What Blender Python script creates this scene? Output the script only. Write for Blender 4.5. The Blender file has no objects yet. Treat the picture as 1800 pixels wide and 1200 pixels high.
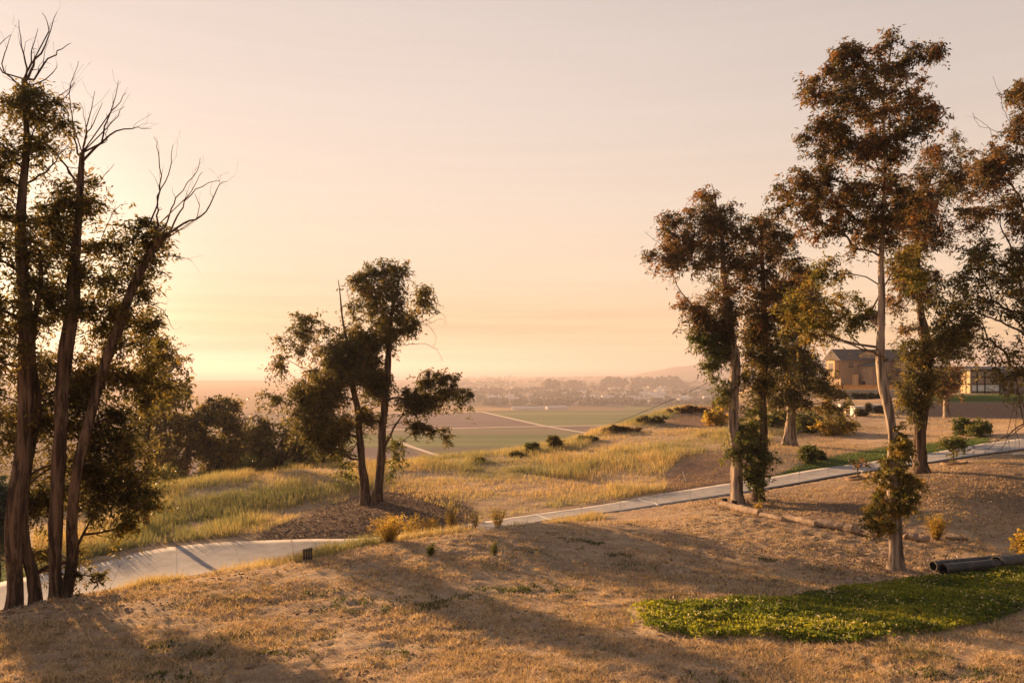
import bpy, bmesh, math, random
import numpy as np
from mathutils import Vector
rng = np.random.default_rng(7)
random.seed(7)
SC = bpy.context.scene
COL = SC.collection

# ------------------------------------------------------------------ camera, sky, sun, exposure
EYE, F, U0, V0 = 7.5, 1350.0, 900.0, 645.0
cam_d = bpy.data.cameras.new('camera'); cam = bpy.data.objects.new('camera', cam_d); COL.objects.link(cam)
cam.location = (0, 0, EYE); cam.rotation_euler = (math.radians(90), 0, 0)
cam_d.sensor_width = 36; cam_d.lens = F / 1800 * 36; cam_d.shift_y = 45 / 1800
cam_d.clip_start = .1; cam_d.clip_end = 60000
SC.camera = cam
AZ, EL = math.radians(-40), math.radians(10)
S = Vector((math.sin(AZ) * math.cos(EL), math.cos(AZ) * math.cos(EL), math.sin(EL)))
SC.view_settings.view_transform = 'Standard'; SC.view_settings.look = 'None'
SC.view_settings.gamma = 1; SC.view_settings.exposure = 1.55
SC.view_settings.use_curve_mapping = False
cy = SC.cycles
cy.max_bounces = 6; cy.diffuse_bounces = 3; cy.glossy_bounces = 2; cy.transmission_bounces = 3
cy.transparent_max_bounces = 6; cy.volume_bounces = 0
cy.use_denoising = True

W = bpy.data.worlds.new('World'); SC.world = W; W.use_nodes = True
wn, wl = W.node_tree.nodes, W.node_tree.links
wn.clear()
def nd(tree, typ, **kw):
    n = tree.nodes.new(typ)
    for k, v in kw.items(): setattr(n, k, v)
    return n
def ramp(n, stops):
    e = n.color_ramp.elements
    while len(e) > len(stops): e.remove(e[-1])
    while len(e) < len(stops): e.new(1)
    for el, (p, c) in zip(e, stops):
        el.position = p; el.color = (*c, 1) if len(c) == 3 else c
T = W.node_tree
tc = nd(T, 'ShaderNodeTexCoord'); sep = nd(T, 'ShaderNodeSeparateXYZ')
wl.new(tc.outputs['Generated'], sep.inputs[0])
rA = nd(T, 'ShaderNodeValToRGB'); rB = nd(T, 'ShaderNodeValToRGB')
# elevation ramps: towards the sun and away from it
ramp(rA, [(0, (.86, .57, .36)), (.015, (.92, .64, .42)), (.035, (.92, .62, .38)), (.06, (.91, .61, .36)), (.12, (.91, .67, .47)), (.2, (.87, .68, .53)), (.31, (.80, .65, .55)), (.43, (.72, .60, .53)), (.62, (.46, .40, .40)), (1, (.30, .30, .35))])
ramp(rB, [(0, (.90, .58, .36)), (.04, (.93, .60, .33)), (.1, (.89, .64, .44)), (.18, (.80, .62, .48)), (.31, (.66, .55, .48)), (.43, (.58, .49, .45)), (.62, (.36, .33, .34)), (1, (.29, .30, .35))])
for r in (rA, rB): wl.new(sep.outputs['Z'], r.inputs[0])
dot = nd(T, 'ShaderNodeVectorMath', operation='DOT_PRODUCT'); dot.inputs[1].default_value = S
wl.new(tc.outputs['Generated'], dot.inputs[0])
mr = nd(T, 'ShaderNodeMapRange', interpolation_type='SMOOTHSTEP'); mr.inputs[1].default_value = .30; mr.inputs[2].default_value = .97
wl.new(dot.outputs['Value'], mr.inputs[0])
mx = nd(T, 'ShaderNodeMix', data_type='RGBA'); wl.new(mr.outputs[0], mx.inputs[0]); wl.new(rB.outputs[0], mx.inputs[6]); wl.new(rA.outputs[0], mx.inputs[7])
mp = nd(T, 'ShaderNodeMath', operation='MAXIMUM'); mp.inputs[1].default_value = 0; wl.new(dot.outputs['Value'], mp.inputs[0])
pw = nd(T, 'ShaderNodeMath', operation='POWER'); pw.inputs[1].default_value = 105
lowdot = nd(T, 'ShaderNodeVectorMath', operation='DOT_PRODUCT'); lowdot.inputs[1].default_value = Vector((math.sin(AZ + .09), math.cos(AZ + .09), .055)).normalized(); wl.new(tc.outputs['Generated'], lowdot.inputs[0])
wl.new(lowdot.outputs['Value'], mp.inputs[0]); wl.new(mp.outputs[0], pw.inputs[0])
gl = nd(T, 'ShaderNodeMix', data_type='RGBA', blend_type='ADD'); gl.clamp_result = False
gl.inputs[7].default_value = (1.1, .88, .55, 1); wl.new(pw.outputs[0], gl.inputs[0]); wl.new(mx.outputs[2], gl.inputs[6])
b1 = nd(T, 'ShaderNodeBackground'); b1.inputs[1].default_value = .375
# thin, faint fog bands near the horizon
fm = nd(T, 'ShaderNodeMapping'); fm.inputs['Scale'].default_value = (1.6, 1.6, 55); wl.new(tc.outputs['Generated'], fm.inputs[0])
fn = nd(T, 'ShaderNodeTexNoise'); fn.inputs['Scale'].default_value = 1.3; fn.inputs['Detail'].default_value = 4; wl.new(fm.outputs[0], fn.inputs['Vector'])
fr1 = nd(T, 'ShaderNodeMapRange'); fr1.inputs[1].default_value = .35; fr1.inputs[2].default_value = .65; fr1.inputs[3].default_value = .86; fr1.inputs[4].default_value = 1.10; wl.new(fn.outputs[0], fr1.inputs[0])
fr2 = nd(T, 'ShaderNodeMapRange', interpolation_type='SMOOTHSTEP'); fr2.inputs[1].default_value = .02; fr2.inputs[2].default_value = .13; fr2.inputs[3].default_value = 1; fr2.inputs[4].default_value = .12; wl.new(sep.outputs['Z'], fr2.inputs[0])
fmx = nd(T, 'ShaderNodeMix', data_type='FLOAT'); wl.new(fr2.outputs[0], fmx.inputs[0]); fmx.inputs[2].default_value = 1; wl.new(fr1.outputs[0], fmx.inputs[3])
md = nd(T, 'ShaderNodeMapRange', interpolation_type='SMOOTHSTEP'); md.inputs[1].default_value = -.9; md.inputs[2].default_value = .35; md.inputs[3].default_value = .65; md.inputs[4].default_value = 1; wl.new(dot.outputs['Value'], md.inputs[0])
mdm = nd(T, 'ShaderNodeMix', data_type='RGBA', blend_type='MULTIPLY'); mdm.inputs[0].default_value = 1; wl.new(gl.outputs[2], mdm.inputs[6]); wl.new(md.outputs[0], mdm.inputs[7]); fmm = nd(T, 'ShaderNodeMix', data_type='RGBA', blend_type='MULTIPLY'); fmm.inputs[0].default_value = 1; fmm.clamp_result = False; wl.new(mdm.outputs[2], fmm.inputs[6]); wl.new(fmx.outputs[0], fmm.inputs[7]); wl.new(fmm.outputs[2], b1.inputs[0])
sky = nd(T, 'ShaderNodeTexSky', sky_type='NISHITA'); sky.sun_disc = False
sky.sun_elevation = EL; sky.sun_rotation = AZ; sky.dust_density = 4; sky.air_density = 1.0; sky.ozone_density = .5
b2 = nd(T, 'ShaderNodeBackground'); b2.inputs[1].default_value = .05
skt = nd(T, 'ShaderNodeMix', data_type='RGBA', blend_type='MULTIPLY'); skt.inputs[0].default_value = 1; skt.inputs[7].default_value = (.02, .02, .03, 1); wl.new(sky.outputs[0], skt.inputs[6]); wl.new(skt.outputs[2], b2.inputs[0])
ad = nd(T, 'ShaderNodeAddShader'); wl.new(b1.outputs[0], ad.inputs[0]); wl.new(b2.outputs[0], ad.inputs[1])
wo = nd(T, 'ShaderNodeOutputWorld'); wl.new(ad.outputs[0], wo.inputs[0])

sun_d = bpy.data.lights.new('sun', 'SUN'); sun_d.energy = 5.0; sun_d.angle = math.radians(.6); sun_d.color = (1, .59, .28)
sun = bpy.data.objects.new('sun', sun_d); COL.objects.link(sun); sun.rotation_euler = S.to_track_quat('Z', 'Y').to_euler()

# ------------------------------------------------------------------ helpers
def px(u, v, d): return np.array([(u - U0) / F * d, d, EYE - (v - V0) / F * d])
def uv_of(P): return U0 + P[..., 0] / P[..., 1] * F, V0 + (EYE - P[..., 2]) / P[..., 1] * F
def inpoly(u, v, poly):
    u = np.asarray(u, float); v = np.asarray(v, float); r = np.zeros(u.shape, bool)
    n = len(poly)
    for i in range(n):
        x1, y1 = poly[i]; x2, y2 = poly[(i + 1) % n]
        c = (y1 > v) != (y2 > v)
        r ^= c & (u < (x2 - x1) * (v - y1) / (y2 - y1 + 1e-12) + x1)
    return r
def polydist(u, v, poly):
    m = np.full(np.shape(u), 1e9); n = len(poly)
    for i in range(n):
        a = np.array(poly[i], float); b = np.array(poly[(i + 1) % n], float); e = b - a
        t = np.clip(((u - a[0]) * e[0] + (v - a[1]) * e[1]) / (e @ e + 1e-9), 0, 1)
        m = np.minimum(m, np.hypot(u - a[0] - t * e[0], v - a[1] - t * e[1]))
    return m
_tab = np.random.default_rng(3).random((256, 256))
def vnoise(x, y, s, seed=0):
    x = np.asarray(x, float) / s + seed * 17.31; y = np.asarray(y, float) / s + seed * 9.73
    xi = np.floor(x).astype(int); yi = np.floor(y).astype(int); fx = x - xi; fy = y - yi
    fx = fx * fx * (3 - 2 * fx); fy = fy * fy * (3 - 2 * fy)
    g = lambda a, b: _tab[a & 255, b & 255]
    return (g(xi, yi) * (1 - fx) + g(xi + 1, yi) * fx) * (1 - fy) + (g(xi, yi + 1) * (1 - fx) + g(xi + 1, yi + 1) * fx) * fy

def tag(o, label=None, cat=None, group=None, kind=None):
    if label: o['label'] = label
    if cat: o['category'] = cat
    if group: o['group'] = group
    if kind: o['kind'] = kind
    return o
def empty(name, loc=(0, 0, 0), rz=0):
    o = bpy.data.objects.new(name, None); COL.objects.link(o); o.location = loc; o.rotation_euler = (0, 0, rz); return o
def link(name, me, parent=None):
    o = bpy.data.objects.new(name, me); COL.objects.link(o)
    if parent is not None: o.parent = parent
    return o
def npmesh(name, V, Fc, mat, parent=None, smooth=False, attrs=None, origin=None):
    """V (n,3) world coords; Fc (m,k) ints; origin is subtracted so the object sits in its parent's space"""
    V = np.asarray(V, np.float32); Fc = np.asarray(Fc, np.int32)
    if origin is not None: V = V - np.asarray(origin, np.float32)
    me = bpy.data.meshes.new(name); k = Fc.shape[1]
    me.vertices.add(len(V)); me.vertices.foreach_set('co', V.ravel())
    me.loops.add(Fc.size); me.loops.foreach_set('vertex_index', Fc.ravel())
    me.polygons.add(len(Fc)); me.polygons.foreach_set('loop_start', np.arange(0, Fc.size, k, dtype=np.int32))
    if smooth: me.polygons.foreach_set('use_smooth', np.ones(len(Fc), bool))
    for an, arr in (attrs or {}).items():
        if arr.ndim == 1:
            a = me.attributes.new(an, 'FLOAT', 'POINT'); a.data.foreach_set('value', arr.astype(np.float32))
        else:
            a = me.attributes.new(an, 'FLOAT_COLOR', 'POINT'); a.data.foreach_set('color', arr.astype(np.float32).ravel())
    me.update(calc_edges=True); me.validate()
    me.materials.append(mat)
    return link(name, me, parent)

class MB:
    def __init__(s): s.v = []; s.f = []
    def add(s, vs, fs):
        n = len(s.v); s.v += [tuple(map(float, p)) for p in vs]; s.f += [tuple(i + n for i in f) for f in fs]; return s
    def box(s, x0, x1, y0, y1, z0, z1):
        return s.add([(x0, y0, z0), (x1, y0, z0), (x1, y1, z0), (x0, y1, z0), (x0, y0, z1), (x1, y0, z1), (x1, y1, z1), (x0, y1, z1)],
                     [(0, 3, 2, 1), (4, 5, 6, 7), (0, 1, 5, 4), (1, 2, 6, 5), (2, 3, 7, 6), (3, 0, 4, 7)])
    def prism(s, pts, y0, y1):
        """profile (x,z) extruded along y"""
        n = len(pts); vs = [(x, y0, z) for x, z in pts] + [(x, y1, z) for x, z in pts]
        return s.add(vs, [tuple(range(n)), tuple(range(2 * n - 1, n - 1, -1))] + [(i, i + n, (i + 1) % n + n, (i + 1) % n) for i in range(n)])
    def prismx(s, pts, x0, x1):
        n = len(pts); vs = [(x0, y, z) for y, z in pts] + [(x1, y, z) for y, z in pts]
        return s.add(vs, [tuple(range(n))[::-1], tuple(range(n, 2 * n))] + [(i, (i + 1) % n, (i + 1) % n + n, i + n) for i in range(n)])
    def tube(s, P, R, n=8, caps=True, jit=0):
        V, Q = tube_np(np.asarray(P, float), np.asarray(R, float), n, jit)
        s.add(V, [tuple(q) for q in Q])
        if caps:
            b = len(s.v) - len(V); s.f.append(tuple(b + i for i in range(n))[::-1]); s.f.append(tuple(b + len(V) - n + i for i in range(n)))
        return s
    def build(s, name, mat, parent=None, smooth=False, bevel=0):
        me = bpy.data.meshes.new(name); me.from_pydata(s.v, [], s.f); me.validate()
        bm = bmesh.new(); bm.from_mesh(me); bmesh.ops.recalc_face_normals(bm, faces=bm.faces)
        if bevel: bmesh.ops.bevel(bm, geom=list(bm.edges), offset=bevel, segments=1, affect='EDGES')
        bm.to_mesh(me); bm.free()
        if smooth: me.polygons.foreach_set('use_smooth', [True] * len(me.polygons))
        me.materials.append(mat); return link(name, me, parent)
def tube_np(P, R, n, jit=0, ridge=0, seed=0):
    m = len(P); t = np.gradient(P, axis=0) if m > 2 else np.repeat((P[-1] - P[0])[None], m, 0)
    t /= np.linalg.norm(t, axis=1, keepdims=True) + 1e-9
    ref = np.array([0.0, 1, 0]) if abs(t[0][1]) < .9 else np.array([1.0, 0, 0])
    a = np.cross(t, ref); a /= np.linalg.norm(a, axis=1, keepdims=True) + 1e-9; b = np.cross(t, a)
    th = np.arange(n) / n * 2 * np.pi
    rr = R[:, None] * np.ones((m, n))
    if ridge:
        hgt = np.concatenate([[0], np.cumsum(np.linalg.norm(np.diff(P, axis=0), axis=1))])
        A, H = np.meshgrid(np.arange(n) * 1.0, hgt)
        rr *= 1 + ridge * (vnoise(A * 2.3, H, 1.7, seed) - .5) + ridge * .7 * (vnoise(A, H, .45, seed + 5) - .5)
        rr[:, -1] = rr[:, -1]
    V = P[:, None, :] + rr[..., None] * (np.cos(th)[None, :, None] * a[:, None, :] + np.sin(th)[None, :, None] * b[:, None, :])
    i, j = np.meshgrid(np.arange(m - 1), np.arange(n), indexing='ij')
    Q = np.stack([i * n + j, i * n + (j + 1) % n, (i + 1) * n + (j + 1) % n, (i + 1) * n + j], -1).reshape(-1, 4)
    return V.reshape(-1, 3), Q

# ------------------------------------------------------------------ materials
MATS = {}
def mat(name, col=(.5, .5, .5), rough=.8, noise=None, bump=0, bscale=30, spec=.2, metal=0, scale_z=1, coord='Object'):
    """noise = (scale, second colour, contrast lo, hi)"""
    m = bpy.data.materials.new(name); m.use_nodes = True; t = m.node_tree; p = t.nodes['Principled BSDF']
    p.inputs['Base Color'].default_value = (*col, 1); p.inputs['Roughness'].default_value = rough
    p.inputs['Specular IOR Level'].default_value = spec; p.inputs['Metallic'].default_value = metal
    tcn = nd(t, 'ShaderNodeTexCoord'); mpn = nd(t, 'ShaderNodeMapping'); mpn.inputs['Scale'].default_value = (1, 1, scale_z)
    t.links.new(tcn.outputs[coord], mpn.inputs[0])
    if noise:
        n = nd(t, 'ShaderNodeTexNoise'); n.inputs['Scale'].default_value = noise[0]; n.inputs['Detail'].default_value = 6; n.inputs['Roughness'].default_value = .65
        t.links.new(mpn.outputs[0], n.inputs['Vector'])
        r = nd(t, 'ShaderNodeValToRGB'); ramp(r, [(noise[2], col), (noise[3], noise[1])]); t.links.new(n.outputs[0], r.inputs[0]); t.links.new(r.outputs[0], p.inputs['Base Color'])
    if bump:
        n2 = nd(t, 'ShaderNodeTexNoise'); n2.inputs['Scale'].default_value = bscale; n2.inputs['Detail'].default_value = 5
        t.links.new(mpn.outputs[0], n2.inputs['Vector'])
        b = nd(t, 'ShaderNodeBump'); b.inputs['Strength'].default_value = bump; b.inputs['Distance'].default_value = .05
        t.links.new(n2.outputs[0], b.inputs['Height']); t.links.new(b.outputs[0], p.inputs['Normal'])
    MATS[name] = m; return m
def leafmat(name, stops, trans=.45, tgain=1.6, rough=.55, spec=.25):
    """colour from the per-leaf attribute 'tint'"""
    m = bpy.data.materials.new(name); m.use_nodes = True; t = m.node_tree; p = t.nodes['Principled BSDF']; o = t.nodes['Material Output']
    a = nd(t, 'ShaderNodeAttribute', attribute_name='tint'); r = nd(t, 'ShaderNodeValToRGB'); ramp(r, stops)
    t.links.new(a.outputs['Fac'], r.inputs[0]); t.links.new(r.outputs[0], p.inputs['Base Color'])
    p.inputs['Roughness'].default_value = rough; p.inputs['Specular IOR Level'].default_value = spec
    tr = nd(t, 'ShaderNodeBsdfTranslucent'); g = nd(t, 'ShaderNodeMix', data_type='RGBA', blend_type='MULTIPLY'); g.inputs[0].default_value = 1
    g.inputs[7].default_value = (tgain, tgain * .95, tgain * .6, 1); g.clamp_result = False
    t.links.new(r.outputs[0], g.inputs[6]); t.links.new(g.outputs[2], tr.inputs[0])
    x = nd(t, 'ShaderNodeMixShader'); x.inputs[0].default_value = trans
    t.links.new(p.outputs[0], x.inputs[1]); t.links.new(tr.outputs[0], x.inputs[2]); t.links.new(x.outputs[0], o.inputs['Surface'])
    MATS[name] = m; return m
euc = leafmat('eucalyptus_leaf', [(0, (.034, .030, .017)), (.35, (.062, .050, .024)), (.65, (.115, .066, .032)), (1, (.20, .090, .040))], .5, 2.1)
eucolive = leafmat('olive_leaf', [(0, (.030, .031, .014)), (.5, (.064, .056, .022)), (1, (.15, .105, .036))], .55, 2.4)
eucgold = leafmat('golden_leaf', [(0, (.05, .055, .015)), (.5, (.12, .10, .025)), (1, (.22, .14, .035))], .5, 1.8)
eucdark = leafmat('dark_leaf', [(0, (.026, .028, .015)), (.5, (.052, .046, .022)), (1, (.12, .09, .034))], .55, 2.4)
shrubm = leafmat('shrub_leaf', [(0, (.035, .05, .018)), (.5, (.08, .095, .028)), (1, (.17, .14, .035))], .45)
bluem = leafmat('blue_leaf', [(0, (.03, .05, .05)), (1, (.10, .14, .13))], .3)
goldweed = leafmat('weed_leaf', [(0, (.16, .15, .03)), (.6, (.36, .25, .05)), (1, (.42, .22, .07))], .55, 1.6)
grassm = leafmat('grass_blade', [(0, (.17, .18, .095)), (.3, (.27, .255, .135)), (.6, (.38, .32, .165)), (1, (.50, .37, .20))], .4, 1.2, .6)
stubm = leafmat('stubble', [(0, (.14, .14, .06)), (.3, (.31, .21, .125)), (.6, (.53, .38, .235)), (1, (.70, .53, .34))], .3, 1.1, .7)
coverm = leafmat('groundcover_leaf', [(0, (.035, .06, .012)), (.5, (.11, .14, .02)), (1, (.27, .26, .03))], .45, 1.7)
lawnm = leafmat('lawn_blade', [(0, (.05, .085, .025)), (.6, (.10, .14, .04)), (1, (.19, .19, .06))], .4, 1.5)
barkpale = mat('bark_pale', (.34, .26, .20), .85, (4.5, (.10, .07, .052), .45, .58), 1.0, 14, scale_z=.07)
barkbrown = mat('bark_brown', (.15, .098, .068), .9, (8, (.038, .025, .018), .43, .57), 1.0, 16, scale_z=.07)
barkdark = mat('bark_dark', (.09, .062, .045), .9, (5, (.035, .026, .02), .4, .6), 1.0, 16, scale_z=.12)
twigm = mat('twig', (.12, .08, .055), .9)
woodgrey = mat('log_wood', (.34, .25, .18), .85, (3, (.17, .12, .09), .4, .65), .5, 20)
concrete = mat('path_concrete', (.36, .34, .335), .9, (1.6, (.25, .23, .225), .38, .68), .12, 90)
jointm = mat('joint_pale', (.62, .58, .54), .8)
black_plastic = mat('black_plastic', (.02, .02, .022), .5, (5, (.10, .085, .075), .45, .75), .05, 8, spec=.4)

# ------------------------------------------------------------------ terrain
PATH_UP = [(-30, 24, -2.5), (-26, 29.5, -2.15), (-22.5, 33, -1.85)] + [tuple(px(*q)) for q in
    [(170, 990, 35.2), (240, 972, 36.8), (310, 960, 37.7), (400, 952, 38.2), (540, 947, 38.4), (647, 945, 38.6), (810, 923, 39.8), (967, 900, 41.8), (1100, 880, 44), (1150, 870, 45),
     (1357, 838.6, 48.1), (1487, 817.6, 50.4), (1633, 796.5, 52.4), (1725, 780, 53.6), (1800, 770, 54.3), (1950, 748, 57)]]
PATH_LO = [(-26, 20, -2.6), (-22.5, 24.5, -2.3), (-19.7, 27.6, -2.0), (-17.3, 29.6, -1.75), (-15.6, 30.8, -1.55), (-14.0, 32, -1.45), (-11.9, 33.4, -1.35), (-9.1, 34.4, -1.25), (-6.4, 34.4, -1.1), (-2.4, 36, -.85)] + [tuple(px(*q)) for q in
    [(967, 914, 39.3), (1100, 897, 41), (1150, 889, 41.7), (1357, 857, 44.6), (1487, 834, 46.9), (1633, 813, 48.6), (1725, 799, 49.8), (1800, 789, 50.5), (1950, 766, 53.2)]]
CREST = [(280, 872, 50), (350, 858, 51.5), (450, 843, 53), (520, 835, 54.5), (600, 830, 56), (700, 822, 58), (800, 815, 60), (880, 805, 62), (950, 795, 64), (1000, 783, 66), (1050, 770, 70), (1100, 755, 74), (1150, 740, 79), (1200, 724, 85), (1250, 714, 92)]
BASES = dict(T1=(25, 1069, 21), T5=(63, 1061, 21.3), T2=(99, 1054, 21.4), T3=(116, 1050, 21.5), C1=(643, 888, 46), C2=(662, 882, 46), D1=(1297, 886, 40), D2=(1332, 882, 40.5), D3=(1388, 782, 60),
             D4=(1575, 1001, 27), D6=(1619, 832, 43.3), D7=(1664, 734, 78), D8=(1890, 965, 31))
pts = [px(*q) for q in CREST] + [np.array(q) for q in PATH_UP + PATH_LO] + [px(*q) for q in BASES.values()]
pts += [px(*q) for q in [
    (0, 1200, 14), (450, 1200, 14), (900, 1200, 14), (1350, 1200, 14), (1800, 1200, 14), (900, 1100, 18.5), (1500, 1100, 18.5), (500, 1060, 20.5), (200, 1100, 18),
    (0, 1078, 21), (170, 1046, 22), (300, 1022, 23.5), (420, 1003, 24.5), (540, 986, 25.5), (640, 962, 27.5), (740, 945, 29), (830, 932, 31), (930, 922, 34),
    (1100, 950, 31), (1000, 1000, 26), (1300, 1030, 24), (1300, 960, 30), (1400, 925, 33.5), (1450, 900, 36), (1450, 860, 42), (1150, 915, 36.5),
    (1700, 835, 41), (1760, 812, 45), (1780, 870, 36.5), (1700, 900, 34), (1640, 950, 31), (1750, 950, 31), (1800, 905, 35), (1800, 1000, 27), (1700, 1050, 22.5),
    (1150, 800, 57), (1000, 850, 50), (850, 860, 49), (400, 900, 46), (1300, 790, 55),
    (1480, 750, 72), (1540, 728, 85), (1480, 775, 63), (1800, 740, 76), (1720, 750, 66), (1720, 732, 97), (1800, 732, 97), (1640, 732, 97), (1720, 706, 100.5), (1640, 706, 100.5), (1800, 706, 100.5), (1720, 696, 120), (1850, 696, 120),
    (1380, 722, 95), (1540, 702, 112), (1440, 702, 112), (1320, 725, 95), (1530, 684, 130), (1600, 684, 130), (1530, 675, 150), (1750, 675, 150)]]
pts += [np.array(q, float) for q in [(-20, 4, 2.2), (0, 4, 2.3), (20, 4, 2.2), (-35, 8, .5), (-32, 16, -1.0), (40, 12, 1.5), (45, 25, 1.2), (45, 40, 2.2), (-50, 20, -3.5), (-45, 35, -3), (-35, 40, -2.2), (60, 20, 1.6), (70, 60, 3.0), (-26, 44, -1.6),
                                     (30, 118, 2.6), (30, 160, 2.2), (45, 150, 3.0), (26, 100, 2.7), (22, 110, 2.2), (95, 100, 3), (110, 150, 4.2), (90, 200, 4.5), (-80, 40, -6), (-70, 10, -4)]]
pts = np.array(pts); cxy = pts[:, :2] / 20
def _phi(r2): return np.where(r2 > 1e-12, .5 * r2 * np.log(r2 + 1e-12), 0)
_n = len(cxy); _A = np.zeros((_n + 3, _n + 3)); _d2 = ((cxy[:, None] - cxy[None]) ** 2).sum(-1)
_A[:_n, :_n] = _phi(_d2) + np.eye(_n) * .004; _A[:_n, _n:] = np.c_[np.ones(_n), cxy]; _A[_n:, :_n] = _A[:_n, _n:].T
_w = np.linalg.solve(_A, np.r_[pts[:, 2], 0, 0, 0])
crest_xy = np.array([(-110, 30), (-60, 38), (-40, 44)] + [tuple(px(*q)[:2]) for q in CREST] + [(30.5, 105), (38, 125), (50, 160), (62, 190), (78, 215), (150, 230)])
CENT = (np.array(PATH_UP) + np.array(PATH_LO)) / 2
PHW = np.linalg.norm((np.array(PATH_UP) - np.array(PATH_LO))[:, :2], axis=1) / 2
def path_gap(x, y):
    """distance outside the path's edge (negative on the path)"""
    best = np.full(np.shape(x), 1e9)
    for i in range(len(CENT) - 1):
        a, b = CENT[i][:2], CENT[i + 1][:2]; e = b - a
        t = np.clip(((x - a[0]) * e[0] + (y - a[1]) * e[1]) / (e @ e), 0, 1)
        best = np.minimum(best, np.hypot(x - a[0] - t * e[0], y - a[1] - t * e[1]) - (PHW[i] * (1 - t) + PHW[i + 1] * t))
    return best
def smooth_z(x, y):
    x = np.asarray(x, float); y = np.asarray(y, float); sh = x.shape; X = x.ravel() / 20; Y = y.ravel() / 20
    out = np.empty(len(X))
    for k in range(0, len(X), 20000):
        s = slice(k, k + 20000)
        d2 = (X[s, None] - cxy[None, :, 0]) ** 2 + (Y[s, None] - cxy[None, :, 1]) ** 2
        out[s] = _phi(d2) @ _w[:_n] + _w[_n] + _w[_n + 1] * X[s] + _w[_n + 2] * Y[s]
    out = np.clip(out, -9, 7).reshape(sh)
    t = np.maximum(0, y - np.interp(x, crest_xy[:, 0], crest_xy[:, 1]))
    return out - np.where(t < 14, .016 * t * t, 3.136 + .45 * (t - 14))
def ground_z(x, y, gap=None):
    x = np.asarray(x, float); y = np.asarray(y, float)
    z = smooth_z(x, y)
    g = path_gap(x, y) if gap is None else gap
    k = np.clip((g - .1) / 1.2, 0, 1)
    near = np.clip((60 - y) / 30, .25, 1)
    m = .12 * (vnoise(x, y, 3.7, 1) - .5) + .045 * (vnoise(x, y, 1.3, 2) - .5) + near * (.05 * (vnoise(x, y, .55, 3) - .5) + .085 * (vnoise(x, y, .24, 4) - .5) * (.25 + 1.5 * vnoise(x, y, 2.3, 6)))
    return z + k * m
def gz(x, y): return float(ground_z(np.array([x]), np.array([y]))[0])
def on_ground(u, v, dmin=9, dmax=170):
    """where the ray through (u,v) of the photograph first meets the ground"""
    d = np.concatenate([np.arange(dmin, 60, .1), np.arange(60, dmax, .4)]); P = np.stack([(u - U0) / F * d, d, EYE - (v - V0) / F * d], -1)
    below = np.nonzero(ground_z(P[:, 0], P[:, 1]) >= P[:, 2])[0]
    i = below[0] if len(below) else len(d) - 1
    q = P[i].copy(); q[2] = gz(q[0], q[1]); return q

def axis(spans):
    out = []
    for a, b, s in spans: out.append(np.arange(a, b, s))
    return np.unique(np.round(np.concatenate(out + [[spans[-1][1]]]), 3))
gx = axis([(-140, -40, 3), (-40, -24, .5), (-24, 28, .17), (28, 48, .4), (48, 170, 2.5)])
gy = axis([(1, 10, .5), (10, 36, .14), (36, 62, .25), (62, 110, .6), (110, 250, 3)])
XX, YY = np.meshgrid(gx, gy); GAP = path_gap(XX, YY); ZZ = ground_z(XX, YY, GAP)
ZZ = np.where(GAP < -.12, ZZ - .06, ZZ)
ny, nx = XX.shape; P3 = np.stack([XX, YY, ZZ], -1); UU, VV = uv_of(P3)
MULCH = [(430, 960), (480, 925), (540, 905), (600, 880), (640, 868), (720, 862), (800, 875), (840, 900), (810, 930), (650, 958), (500, 958)]
DIRT = [(1165, 870), (1175, 835), (1205, 808), (1270, 795), (1330, 790), (1360, 810), (1350, 850), (1250, 862)]
LAWN = [(1335, 850), (1400, 818), (1470, 800), (1550, 786), (1640, 778), (1740, 766), (1740, 784), (1640, 800), (1500, 822), (1350, 846)]
LAWN2 = [(-200, 985), (20, 985), (60, 1010), (60, 1040), (0, 1052), (-200, 1100)]
LAWN3 = [(1600, 706), (1610, 694), (1830, 692), (1830, 707)]
BANK = [(1600, 735), (1600, 706), (1830, 706), (1830, 738)]
LITTER = [(1300, 900), (1345, 878), (1420, 860), (1500, 848), (1640, 822), (1800, 800), (1850, 850), (1800, 885), (1700, 872), (1610, 900), (1530, 930), (1400, 912)]  # mulch and leaf litter, darker than the dry ground
def soft(poly, e): 
    i = inpoly(UU, VV, poly); dd = polydist(UU, VV, poly); return np.clip(.5 + np.where(i, dd, -dd) / e, 0, 1)
ok = (YY > 8)
zone = np.zeros((ny, nx, 4)); zone[..., 3] = 1
behind = YY > 36
zone[..., 0] = np.where(behind, np.maximum(soft(MULCH, 24), .0), 0); zone[..., 0] = np.maximum(zone[..., 0], .8 * np.where(YY > 30, soft(LITTER, 60), 0))
zone[..., 1] = np.where(behind, np.maximum(np.maximum(soft(LAWN, 8), soft(LAWN3, 4)), 0), 0); zone[..., 1] = np.maximum(zone[..., 1], np.where((YY > 29) & (XX < -18), soft(LAWN2, 8), 0))
zone[..., 2] = np.where(behind, np.maximum(np.maximum(soft(DIRT, 20), soft(BANK, 6)), soft([(1160, 746), (1240, 704), (1300, 710), (1340, 735), (1290, 757), (1200, 757)], 14)), 0)
ii, jj = np.meshgrid(np.arange(ny - 1), np.arange(nx - 1), indexing='ij'); q0 = ii * nx + jj
QF = np.stack([q0, q0 + 1, q0 + nx + 1, q0 + nx], -1).reshape(-1, 4)

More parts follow.
